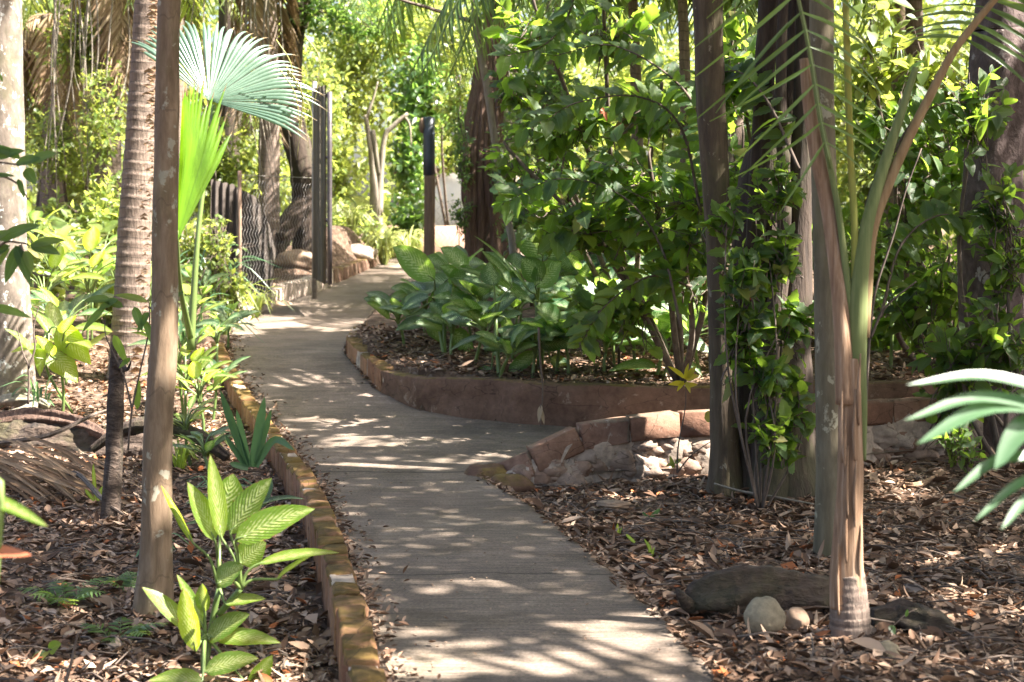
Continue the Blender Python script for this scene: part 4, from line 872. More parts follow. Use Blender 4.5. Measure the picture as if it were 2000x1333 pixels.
spots=[(925,725,13.4,.55,.26,'low variegated plant at the front left of the bed beside the kerb'),(1110,745,12.9,.5,.26,'small variegated plant under the leafy shrub behind the bed wall'),(1200,760,13.2,.7,.28,'mid height variegated plant between the tallest and the rightmost one'),(1010,700,14.6,.85,.32,'shaded variegated plant behind the tallest one'),(900,640,16.0,.8,.34,'variegated plant at the back of the bed near the fibrous trunk'),(1150,690,15.2,.95,.34,'pale glossy plant at the back of the bed behind the shrub'),(1260,690,14.8,.9,.33,'variegated plant in the dim back right of the bed'),(1350,740,13.6,.75,.3,'variegated plant close to the left stem of the dark clump'),(830,665,15.2,.5,.28,'low variegated plant at the tip of the short mossy kerb'),(1085,640,17,1.0,.36,'far variegated plant seen over the tallest one'),(975,740,12.75,.38,.2,'tiny variegated shoot just behind the bed wall'),(1085,755,13.0,.45,.24,'short variegated plant at the foot of the tallest one'),(1150,745,13.8,.7,.3,'leafy variegated plant right of the dead stem'),(1245,745,13.0,.6,.28,'variegated plant behind the yellow seedling'),(1000,690,13.8,.75,.3,'variegated plant between the backlit one and the tallest one'),(920,690,14.8,.7,.3,'variegated plant behind the low front left one'),(1210,700,14.2,.85,.32,'taller variegated plant in the middle right of the bed'),(1320,700,14.4,.85,.32,'taller variegated plant before the dark clump'),(880,715,13.9,.42,.24,'low variegated plant along the inner side of the kerb'),(790,680,14.6,.42,.24,'variegated plant spilling over the mossy kerb end'),(1040,750,12.9,.42,.26,'low dark leaved plant just left of the dead stem'),(1130,720,14.6,.9,.32,'dark leaved plant behind the short one under the shrub'),(1180,755,12.85,.38,.24,'low plant spilling over the bed wall'),(1370,755,12.8,.6,.28,'low variegated plant against the dark clump'),(1280,755,12.9,.42,.26,'low plant behind the wide spread leaves'),(950,715,14.2,.6,.3,'shaded plant between the front left ones')]
for k,(px,py,d,h,L,lab) in enumerate(spots):
    o=P(px,py,d); o[2]=zat(o); lv,cn=auto_leaves(o,14,h,L*1.35,.5,k+3,1.15,tocam=.8); bigleaf_plant('dumb_cane',lab,'plant',o,lv,mats['dieff'],DG,cn,.007,.016)
spR=[(1740,720,13.2,.8,.3,'variegated plant glimpsed right of the green palm stalk'),(1830,740,13.6,.7,.3,'variegated plant under the right hand shrub above the wall'),(1560,760,13,.7,.28,'variegated plant hidden behind the dark stem clump')]
for k,(px,py,d,h,L,lab) in enumerate(spR):
    o=P(px,py,d); o[2]=zat(o); lv,cn=auto_leaves(o,9,h,L,.36,k+33,1.1); bigleaf_plant('dumb_cane',lab,'plant',o,lv,mats['dieff'],DG,cn,.007,.016)
# foreground plant bottom left
rB=P(398,1345,6.05); rB[2]=zat(rB)
bigleaf_plant('dumb_cane','bright sunlit lime plant at the bottom left beside the brick kerb','plant',rB,hero([(378,1062,314,948,31,(-.6,-.8,.5)),(420,1056,366,942,41,(-.2,-1,.2)),(433,1052,410,888,36,(.8,-.6,.2)),(460,1056,615,994,60,(.1,-.8,.7),-.1),(450,1042,531,934,62,(.5,-.8,.4)),(430,1040,455,925,84,(-.2,-1,.3),.2),(425,1142,476,1104,55,(0,-.8,.6),-.1),(505,1102,662,1080,36,(0,-.4,1)),(540,1132,612,1084,24,(0,-.4,1)),(370,1232,277,1147,36,(-.3,-.8,.6)),(382,1272,358,1148,55,(-.1,-1,.1),-.1),(398,1228,345,1122,26,(.2,-.8,.3)),(405,1252,488,1200,58,(0,-.8,.7)),(420,1248,548,1256,43,(0,-.7,.9)),(400,1312,505,1286,48,(0,-.8,.7),-.15),(490,1345,532,1280,41,(.3,-.8,.4)),(395,1330,290,1330,43,(0,-.6,.9),-.2),(440,1180,520,1170,31,(0,-.6,1)),(400,1195,395,1140,36,(0,-1,.3)),(470,1100,520,1060,60,(0,-.8,.6),.15)],6.05),mats['yellow'],None,[[rB-[0,0,.05],P(398,1290,6.05),P(400,1240,6.05)],[rB,P(412,1230,6.1),P(428,1150,6.1)],[P(428,1200,6.1),P(470,1150,6.05)]],.006,.014,arch=.04)
rB=P(470,1080,7.9); rB[2]=zat(rB)
lv,cn=auto_leaves(rB,9,.42,.26,.42,91); bigleaf_plant('dumb_cane','dark green variegated plant between the lime plant and the brick kerb','plant',rB,lv,mats['dieff'],None,cn,.006,.014)
# left side plants in the sun
LG='sunlit leafy plants on the left'
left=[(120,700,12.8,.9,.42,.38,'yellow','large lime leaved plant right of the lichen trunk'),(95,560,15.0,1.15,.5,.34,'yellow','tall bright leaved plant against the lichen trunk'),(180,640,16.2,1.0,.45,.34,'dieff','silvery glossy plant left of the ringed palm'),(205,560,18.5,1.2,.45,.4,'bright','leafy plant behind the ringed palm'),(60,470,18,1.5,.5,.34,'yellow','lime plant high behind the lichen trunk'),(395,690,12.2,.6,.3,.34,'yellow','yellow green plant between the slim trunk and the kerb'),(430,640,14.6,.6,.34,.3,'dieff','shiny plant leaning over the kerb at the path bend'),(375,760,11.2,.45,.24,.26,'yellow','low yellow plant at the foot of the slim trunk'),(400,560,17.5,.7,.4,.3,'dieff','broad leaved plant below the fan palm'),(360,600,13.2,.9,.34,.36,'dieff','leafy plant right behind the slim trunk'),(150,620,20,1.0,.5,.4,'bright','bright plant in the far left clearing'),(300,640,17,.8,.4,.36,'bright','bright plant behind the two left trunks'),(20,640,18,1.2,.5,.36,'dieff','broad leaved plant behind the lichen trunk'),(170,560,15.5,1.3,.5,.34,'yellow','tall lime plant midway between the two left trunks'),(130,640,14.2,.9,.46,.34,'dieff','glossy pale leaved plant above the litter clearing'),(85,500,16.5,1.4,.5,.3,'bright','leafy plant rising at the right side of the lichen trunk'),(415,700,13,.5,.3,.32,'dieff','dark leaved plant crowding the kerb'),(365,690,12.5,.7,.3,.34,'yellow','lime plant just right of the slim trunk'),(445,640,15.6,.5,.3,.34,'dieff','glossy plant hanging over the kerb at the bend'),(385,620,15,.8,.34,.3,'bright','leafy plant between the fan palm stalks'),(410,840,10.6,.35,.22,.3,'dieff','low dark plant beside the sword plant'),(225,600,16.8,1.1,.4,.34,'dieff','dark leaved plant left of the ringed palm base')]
for k,(px,py,d,h,L,wr,mt,lab) in enumerate(left):
    o=P(px,py,d); o[2]=zat(o); lv,cn=auto_leaves(o,11,h,L,wr,k+53,1.2); bigleaf_plant('leafy_plant',lab,'plant',o,lv,mats[mt],LG,cn,.007,.014)
rL=P(150,745,12.9); rL[2]=zat(rL)
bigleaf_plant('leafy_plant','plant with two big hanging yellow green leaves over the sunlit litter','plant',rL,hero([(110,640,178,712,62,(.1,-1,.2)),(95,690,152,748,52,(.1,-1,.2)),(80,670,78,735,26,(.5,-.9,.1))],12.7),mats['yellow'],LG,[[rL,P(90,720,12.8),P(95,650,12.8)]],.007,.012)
# strap plants
def straps(name,label,cat,rootp,lst,d,mat,group=None,arch=.0,sh='strap'):
    root=thing(name,label,cat,rootp,group)
    for e in lst:
        m=MB(); x0,y0,x1,y1,w_=e[:5]; mid=P(*e[5],d) if len(e)>5 else None
        blade(m,P(x0,y0,d),P(x1,y1,d-.05),w_*d/F,(e[6] if len(e)>6 else (.3*np.sign(x1-x0),-1,.3)),arch,.25,12,rng.random(),sh,mid=mid); m.build('leaf',mat,root)
    return root
rs=G(490,915); straps('sword_plant','blue green sword leaved plant beside the brick kerb','plant',rs,[(484,910,430,762,17),(488,912,462,800,14),(492,912,517,775,18),(500,905,530,800,13,(515,850)),(480,912,440,850,11),(500,912,575,880,14,(535,860)),(485,915,448,905,12)],10.4,mats['blade'])
rs=G(185,985); straps('sword_plant','tiny upright green shoot in the dark litter left of the stump','plant',rs,[(187,975,182,905,8),(190,978,200,950,9),(184,978,166,955,8)],9.8,mats['yellow'])
rs=G(1265,1105); straps('grass_tuft','small bright grass tuft right of the path','grass tuft',rs,[(1266,1108,1258,1052,7,(1270,1075)),(1266,1108,1278,1068,6),(1240,1060,1222,1043,6),(1268,1108,1290,1085,4)],7.9,mats['yellow'])
rs=G(1208,1045); straps('grass_tuft','tiny pale sprout near the path edge','grass tuft',rs,[(1208,1048,1206,1022,6),(1208,1048,1214,1030,4)],8.6,mats['yellow'])
rs=G(1280,1010); straps('grass_tuft','dark green sprout in the litter before the rubble wall','grass tuft',rs,[(1270,1012,1290,993,8),(1266,1012,1255,1000,5)],9.1,mats['blade'])
# grassy lily clumps
def clump(name,label,cat,o,n,L,w_,mat,seed,group=None,arch=.9,spread=1.0,maxp=60):
    r=np.random.default_rng(seed); root=thing(name,label,cat,o,group); m=MB(); o=np.array(o,float)
    for k in range(n):
        a=r.uniform(0,6.28); l_=L*r.uniform(.55,1.1); sp=r.uniform(.25,.9)*spread; out_=np.array([math.cos(a),math.sin(a),0])
        b=o+out_*r.uniform(0,.04); mid=b+out_*l_*sp*.35+[0,0,l_*.62]; t=b+out_*l_*sp+[0,0,l_*r.uniform(.15,.85)*arch]
        blade(m,b,t,w_*r.uniform(.7,1.2),(-out_*.6+np.array([0,-.2,1.])),0,.3,10,r.random(),'strap',mid=mid)
    m.build('leaf_blades',mat,root); return root
CG='pale grassy clumps beyond the gate'
for k,(px,py,d,L,n,lab) in enumerate([(750,512,26.2,.95,70,'large pale spidery clump at the crest of the path'),(800,520,27,.9,50,'pale arching clump right beside the gate post'),(690,500,26.5,.7,40,'feathery bright clump right of the gate leaf'),(665,480,28,.8,40,'silvery arching clump behind the gate mound'),(850,520,25,.5,30,'small bright tuft at the foot of the sleeved post'),(770,470,29,.9,40,'bright clump behind the large spidery one')]):
    o=P(px,py,d); o[2]=zat(o); clump('spider_lily',lab,'plant',o,n,L,.035,mats['grass'],k,CG)
for k,(px,py,d,L,n,mt,lab) in enumerate([(440,590,17.6,.42,40,'grass','white sunlit grassy tuft on the kerb top left of the path'),(365,600,15.2,.95,30,'blade','clump of long arching blades below the lime fan leaf'),(420,520,18.5,1.3,40,'blade','long bladed clump in front of the corrugated sheet'),(500,560,19.2,.6,40,'bright','ferny clump at the foot of the wire fence'),(455,540,18.2,.8,36,'bright','spiky clump before the corrugated sheet'),(350,850,11,.3,24,'yellow','low green tuft right of the slim trunk base'),(405,830,11.6,.28,24,'bright','low green tuft beside the kerb'),(80,740,12.6,.6,14,'blade','narrow bladed tuft beside the lichen trunk'),(430,905,9.8,.32,22,'blade','grassy tuft behind the lime plant'),(300,1060,8.3,.2,16,'blade','fine grass at the foot of the slim trunk')]):
    o=P(px,py,d); o[2]=zat(o); clump('grass_clump',lab,'plant',o,n,L,.02,mats[mt],k+20)
# fern patches bottom left
def fern(name,label,o,n,L,seed):
    r=np.random.default_rng(seed); root=thing(name,label,'fern',o); m=MB(); m2=MB(); o=np.array(o,float)
    for k in range(n):
        a=r.uniform(0,6.28); out_=np.array([math.cos(a),math.sin(a),0]); l_=L*r.uniform(.6,1.1); s=o+np.array([r.normal(0,.01),r.normal(0,.01),-.01]); l_*=1.5
        frond(m,m2,[s,s+out_*l_*.4+[0,0,l_*.35],s+out_*l_*.8+[0,0,l_*.4]],[.002,.001],L*.42,8,.1,.5,T_narrow,.25,k+seed,nt=8)
    m.build('fronds',mats['frond'],root); m2.build('fern_stalk',mats['petiole'],root)
fern('fern','low fern patch on the litter at the bottom left','%s'and G(130,1190),9,.17,1)
fern('fern','fern growing against the foot of the slim trunk',G(255,1160),8,.14,2)
fern('fern','small fern left of the lime plant at the bottom edge',G(230,1260),7,.16,3)
# saplings with hand placed leaves
def sapling(label,stems,leaves,d,mat,sr=.006,name='sapling'):
    root=thing(name,label,'sapling',P(*stems[0][0],d)); m=MB()
    for s in stems: tube(m,[P(a,b,d) for a,b in s],[sr,sr*.4],6,20,.08)
    m.build('stem',mats['twig'],root); m=MB()
    for bx,by,tx,ty,w_ in leaves: 
        blade(m,P(bx,by,d),P(tx,ty,d-.04*rng.random()),w_*d/F,(rng.normal(0,.4),-1,.5+rng.random()*.5),.04,.2,9,rng.random(),'leaf')
    if m.n: m.build('leaves',mat,root)
    return root
sapling('thin sapling with a few green leaves in front of the ringed palm',[[(250,880),(258,800),(275,720),(290,650),(292,600),(288,585)],[(258,800),(240,730),(208,660),(205,620)],[(290,600),(330,620),(345,640)]],[(288,590,222,577,16),(285,590,345,562,14),(240,600,200,588,18),(230,585,190,608,20),(215,585,160,590,20),(290,610,268,650,16),(262,600,278,648,18),(300,600,350,598,14),(222,655,250,715,22),(255,700,232,720,10),(268,800,272,742,20),(282,625,300,680,14),(205,600,160,650,14),(330,590,360,570,14)],8.4,mats['shrub'])
sapling('dark leaved twig reaching in from the left edge across the lichen trunk',[[(-80,340),(-20,318),(40,322),(70,315)],[(-80,380),(-10,345),(35,360),(55,390)]],[(20,300,-60,285,24),(40,310,-20,285,20),(60,318,112,300,26),(50,330,70,362,24),(30,322,82,310,26),(-10,310,50,295,22),(35,350,48,390,12),(-20,345,30,345,14),(5,160,-5,140,8)],5.6,mats['shrub'])
sapling('dark leaved shoot at the left edge in front of the bright plant',[[(-60,560),(0,480),(40,475),(60,480)],[(40,478),(60,530),(100,540)],[(-30,600),(0,600)]],[(0,470,80,440,30),(-20,475,20,452,24),(20,480,-40,520,26),(40,480,10,555,28),(60,480,118,498,26),(50,490,62,535,20),(-20,600,62,622,18),(30,480,60,560,22),(60,480,130,470,20),(20,485,-30,565,20)],5.9,mats['shrub'])
sapling('bare forked twig standing in front of the lichen trunk base',[[(55,790),(56,720),(45,690),(33,640)],[(56,720),(68,680),(66,640),(78,590)]],[(62,600,95,590,6)],11.5,mats['shrub'],.009)
sapling('yellow leaved seedling standing in front of the rubble wall',[[(1322,925),(1325,870),(1338,800),(1340,745)],[(1322,925),(1350,890),(1392,860)]],[(1338,740,1304,716,12),(1338,742,1345,710,9),(1340,742,1366,735,14),(1338,750,1305,752,12),(1338,755,1362,752,12),(1336,745,1322,765,8),(1342,740,1360,715,12),(1340,745,1348,768,8)],9.9,mats['yel'],.006)
sapling('single curled yellow leaf on a thread right of the seedling',[[(1392,806),(1380,808),(1378,815)]],[(1376,818,1402,812,24)],9.75,mats['yel'],.002,'hanging_leaf')
sapling('small two leaved green seedling below the rubble wall',[[(1315,938),(1318,905)]],[(1318,905,1300,912,9),(1318,905,1332,898,10),(1316,915,1308,890,8)],9.9,mats['bright'],.003)
sapling('slender dead stem with a curled dry leaf before the bed wall',[[(1052,640),(1055,700),(1060,760),(1056,832)]],[],12.0,mats['dry'],.010)
sapling('thin leafless stem standing before the far wall on the right',[[(1742,905),(1742,860),(1738,825),(1725,790)]],[(1722,885,1728,900,8)],11.2,mats['bright'],.008)
sapling('brown thin stem rising beside the green palm stalk',[[(1690,800),(1700,640),(1712,560),(1745,460),(1770,370),(1800,290)],[(1700,660),(1730,600),(1790,550)]],[],9.6,mats['dry'],.010)
sapling('twig with hanging dry leaf in front of the bed wall',[[(1055,790),(1058,815)]],[(1057,792,1052,826,11),(1056,798,1063,830,8)],11.9,mats['dry'],.004,'dry_leaf')
sapling('bent twig with leaves on the right litter under the coconut palm',[[(1742,1225),(1770,1200),(1790,1190)]],[(1738,1222,1748,1240,14),(1770,1205,1772,1190,8)],6.3,mats['small'],.002)
sapling('low green sprout on the left litter at the bottom',[[(92,1290),(98,1270)]],[(95,1272,120,1258,26),(95,1272,82,1290,14),(92,1275,62,1285,14)],6.3,mats['shrub'],.003)
# near, out of focus leaves at the frame edges
def near_leaves(name,label,cat,d,lst,mat,rootp):
    root=thing(name,label,cat,rootp)
    m=MB(); tube(m,[np.array(rootp,float),P(lst[0][0]+60,lst[0][1]+60,d),P(lst[0][0]+30,lst[0][1],d)],[.012,.006],6,12); m.build('stem',mats['petiole'],root)
    for e in lst:
        m=MB(); x0,y0,x1,y1,w_=e[:5]; blade(m,P(x0,y0,d),P(x1,y1,d-.05),w_*d/F,(.1,-.7,.7),.03,.15,12,.5,'x',mid=(P(*e[5],d) if len(e)>5 else None)); m.build('leaf',mat,root)
near_leaves('lady_palm','blurred glossy leaflets reaching in from the right edge close to the camera','palm',3.1,[(2150,800,1770,752,26,(1940,735)),(2150,820,1790,868,44,(1950,790)),(2140,830,1765,822,30,(1930,775)),(2150,850,1942,918,56,(2010,830)),(2100,900,1862,962,26,(1960,895)),(2150,900,1903,1018,22,(2000,940)),(2150,920,1955,1035,26,(2020,965)),(2180,870,1990,900,60,(2080,860))],mats['blade'],(1.5,3.3,-.05))
mats['frond'].copy
near_leaves('yellow_leaf_shoot','blurred yellow green leaf tip at the left edge','plant',3.6,[(-60,960,95,1030,30,(20,990))],mats['yellow'],(-1.35,3.7,-.2))
near_leaves('orange_leaf_shoot','blurred orange dry leaf tip at the left edge','plant',3.6,[(-80,1080,62,1085,34,(-10,1078))],mats['orange'],(-1.42,3.5,-.2))
sapling('pale dry stalk standing at the bottom left of the litter',[[(125,1345),(140,1290),(152,1238)]],[(125,1240,150,1232,6)],5.6,mats['dry'],.008,'dry_stalk')
# red and orange flowers in the shrubs
for k,(px,py,d,mt,lab) in enumerate([(1475,572,9.4,'redfl','small red flower between the dark stems'),(1338,440,12.5,'orange','orange dry leaf caught in the shrub'),(1180,218,11,'orange','brown orange dead leaf caught in the upper shrub')]):
    root=thing('flower' if k==0 else 'caught_leaf',lab,'flower' if k==0 else 'dead leaf',P(px,py,d)); m=MB()
    for j in range(4): blade(m,P(px,py,d),P(px+rng.uniform(-12,12),py+rng.uniform(-10,22),d),.03,(0,-1,.3),.1,.3,6,.5)
    m.build('petals' if k==0 else 'leaf_blade',mats[mt],root)

# ------------------------------------------------------------ shrubs on the right
SG='broad leaved shrubs on the right'
def gr(px,d): x=(px-1000)*d/F; return np.array([x,d,float(zg(x,d))])
shrub('leafy_shrub','light leafy shrub leaning over the variegated plants','shrub',gr(1210,13.2),[B(1170,560,12.2,90,40,.3),B(1240,580,12.2,80,50,.3)],26,.16,T_tooth,mats['shrub'],SG,.015,6,1)
shrub('leafy_shrub','big spreading shrub filling the middle of the view above the bed','shrub',gr(1330,12.4),[B(1270,440,11.8,210,90,.5),B(1120,400,12,150,90,.4),B(1380,380,11.2,110,150,.4),B(1270,330,11.8,180,80,.5),B(1340,520,11.6,90,40,.4),B(1000,300,12.5,50,60,.4)],140,.2,T_tooth,mats['shrub'],SG,.03,6,2)
shrub('leafy_shrub','upper leafy boughs hanging at the top centre right','shrub',gr(1240,14.5),[B(1120,220,12.5,130,60,.5),B(1180,40,12.5,130,50,.5),B(1290,190,12.2,120,50,.5),B(1010,150,13,70,80,.4),B(1060,300,13,90,50,.4),B(1050,30,13,90,60,.5)],115,.19,T_tooth,mats['shrub'],SG,.03,6,3)
shrub('leafy_shrub','leafy shrub between the dark clump stems at the top','shrub',gr(1460,11.5),[B(1450,300,10.6,70,120,.3),B(1440,120,10.8,90,120,.4),B(1520,420,10.6,60,90,.3),B(1540,220,10.8,60,120,.3)],80,.18,T_tooth,mats['shrub'],SG,.02,6,4)
shrub('climbing_shoots','leafy shoots growing on the front of the dark stem clump','climber',gr(1485,9.3),[B(1490,720,9.2,55,60,.12),B(1500,800,9.2,70,55,.12),B(1540,610,9.3,50,50,.12),B(1450,530,9.2,60,50,.12),B(1530,860,9.25,45,35,.1),B(1460,600,9.2,50,40,.12),B(1500,480,9.3,70,60,.15),B(1440,640,9.25,45,70,.12),B(1560,760,9.3,30,60,.1),B(1520,350,9.4,60,60,.15),B(1420,400,9.3,40,60,.12)],150,.13,T_tooth,mats['shrub'],None,.008,6,5,tlen=.22)
shrub('leafy_shrub','wide bright edged shrub right of the coconut palm','shrub',gr(1800,13.4),[B(1770,420,12.6,80,130,.5),B(1850,320,12.4,100,100,.5),B(1760,230,12.8,80,100,.5),B(1850,520,12.3,90,90,.5),B(1790,600,12.3,80,60,.4)],150,.18,T_oval,mats['shrub'],SG,.03,6,6)
shrub('leafy_shrub','shrub covering the rough trunk at the right edge','shrub',gr(1960,10.9),[B(1950,640,10.7,90,100,.3),B(1970,480,10.8,70,80,.3),B(1870,680,11,80,60,.3),B(1960,370,10.8,60,60,.3),B(1910,200,11,80,70,.3),B(1860,760,11.2,70,40,.3)],170,.15,T_oval,mats['shrub'],SG,.02,6,7)
shrub('leafy_shrub','top right shrub above the rough trunk','shrub',gr(1860,14.8),[B(1850,130,13.2,130,90,.5),B(1940,230,12.8,80,80,.4),B(1700,100,13.6,70,110,.5),B(1990,80,12.5,60,90,.4)],110,.19,T_oval,mats['bright'],SG,.03,6,8)
shrub('ground_shrub','small leafed shoot at the foot of the rough trunk','shrub',gr(1900,10.2),[B(1885,870,10.2,45,25,.15),B(1860,850,10.2,30,20,.15)],34,.08,T_oval,mats['shrub'],None,.006,5,9,tlen=.15)
rs_=np.random.default_rng(5)
for k,(pts,d,n,lab) in enumerate([([(1330,640),(1290,480),(1210,380),(1090,350),(980,400)],11.3,26,'long arching spray reaching left over the tall variegated plant'),([(1370,420),(1330,250),(1250,190),(1130,200),(1060,240)],11.0,26,'long arching spray crossing the upper middle'),([(1400,300),(1330,170),(1200,90),(1080,110)],11.4,24,'high arching spray near the top centre'),([(1350,560),(1270,540),(1180,600),(1130,680)],11.5,18,'low drooping spray over the bed'),([(1720,620),(1760,480),(1840,420),(1930,450)],10.8,22,'spray leaning right behind the green palm stalk'),([(1720,350),(1790,230),(1880,200),(1960,240)],11.2,22,'upper spray right of the coconut palm'),([(1560,330),(1500,200),(1440,140),(1370,160)],9.5,20,'spray crossing in front of the dark stems'),([(1130,-60),(1110,30),(1060,90),(980,110)],12,20,'spray hanging from the top edge near the thin crooked stem')]):
    root=thing('leafy_spray',lab,'branch',P(*pts[0],d),'arching leafy sprays of the shrubs'); m=MB(); Q=[P(a,b,d+.1*i*(-1)**k) for i,(a,b) in enumerate(pts)]; tube(m,Q,[.012,.007,.003],6,30,.08); c=smooth(Q,60)
    m.build('twig',mats['twig'],root); m=MB(); tq=np.linspace(.12,.99,n*2); ci=c[(tq*59).astype(int)]; tg=unit(np.gradient(c,axis=0))[(tq*59).astype(int)]; sd=np.where(np.arange(n*2)%2,1,-1)[:,None]
    ax=tg*.6+unit(np.cross(tg,[0,-1,.4]))*sd+rs_.normal(0,.25,(n*2,3))+[0,0,-.25]; inst(m,T_tooth,ci,ax,rs_.normal(0,.3,(n*2,3))+[0,-.55,.9],rs_.uniform(.09,.2,n*2),rs_.random(n*2)*.75); m.build('leaves',mats['shrub'],root)
# ------------------------------------------------------------ background palms
PGp='feather palms in the background'
def palm(label,px,py,d,nf,L,ll,seed,mat='frond',drymix=0,trunkw=None,T=T_leaflet):
    r=np.random.default_rng(seed); o=gr(px,d); c=P(px,py,d); root=thing('feather_palm',label,'palm',o,PGp)
    m=MB(); rr_=(trunkw or 60)/2*d/F; tube(m,[o-[0,0,.1],(o+c)/2+[.05,0,0],c],[rr_*1.2,rr_,rr_*.8],10,40,.04); m.build('trunk',mats['palm_bark'],root)
    ml=MB(); mr2=MB()
    for k in range(nf):
        a=k*2.4+seed+r.uniform(-.3,.3); el=r.uniform(.1,1.3); out_=np.array([math.cos(a),math.sin(a),0]); l_=L*r.uniform(.8,1.1)
        p1=c+out_*l_*.25*math.cos(el)+[0,0,l_*.4*math.sin(el)]; p2=c+out_*l_*.65+[0,0,l_*(.45*math.sin(el)-.08)]; p3=c+out_*l_*(.95)+[0,0,l_*(.2*math.sin(el)-.5)]
        frond(ml,mr2,[c,p1,p2,p3],[.03,.006],ll,44,.55,.5,T,.2,seed*10+k,nt=16)
    ml.build('fronds',mats[mat],root); mr2.build('frond_rib',mats['petiole'],root)
    if drymix:
        ml=MB(); mr2=MB()
        for k in range(drymix):
            a=r.uniform(0,6.28); out_=np.array([math.cos(a),math.sin(a),0]); l_=L*r.uniform(.6,1.0)
            frond(ml,mr2,[c,c+out_*.35+[0,0,-.1],c+out_*.5+[0,0,-l_*.5],c+out_*.42+[0,0,-l_]],[.03,.006],ll*.8,40,1.0,.3,T,.15,seed*30+k,nt=12)
        o_=ml.build('dead_fronds',mats['dry'],root); o_['label']='hanging tan dead fronds'; mr2.build('dead_frond_rib',mats['dry'],root)
palm('feather palm with drooping fronds at the top centre right',1235,-40,15.2,15,2.2,.7,1,trunkw=24)
palm('feather palm fronds hanging left of the dark stem clump',1330,-90,14.6,12,2.2,.7,31,trunkw=24)
palm('feather palm behind the top of the dark stem clump',1430,-120,19.5,13,3.2,.9,2,trunkw=30)
palm('feather palm with arching fronds above the thin crooked stem',1080,-60,22,12,3.0,.9,3,trunkw=36)
palm('pale feather palm fronds at the top left of centre',520,-90,23,12,3.0,.9,4,'frond',6,trunkw=40)
palm('palm with hanging dead fronds behind the ringed palm',205,-60,22,5,2.4,.8,5,'bright',9,trunkw=50)
palm('palm with hanging dead fronds right of the lichen trunk',100,30,24.5,5,2.4,.8,6,'bright',7,trunkw=46)
palm('palm with dead skirt in the far left clearing',150,170,29,5,2.0,.7,7,'bright',8,trunkw=40)
palm('palm with tan dead fronds hidden behind the slim trunk',340,-40,27,5,2.4,.8,8,'bright',7,trunkw=40)
palm('feather palm above the right hand shrubs',1780,-150,16,13,3.0,.9,9,trunkw=40)
palm('small feather palm beside the gate clump',650,440,30,9,1.5,.5,10,'grass',0,trunkw=20)
# dried palm sheath caught in the shrub
ds=thing('dry_palm_sheath','pale dry palm sheath hanging among the leaves at the upper centre right','palm sheath',P(1225,240,11.6)); m=MB()
blade(m,P(1200,262,12.3),P(1246,224,12.3),.13,(.5,-1,.1),.1,.9,12,.3,'leaf'); m.build('sheath_blade',mats['dry'],ds)
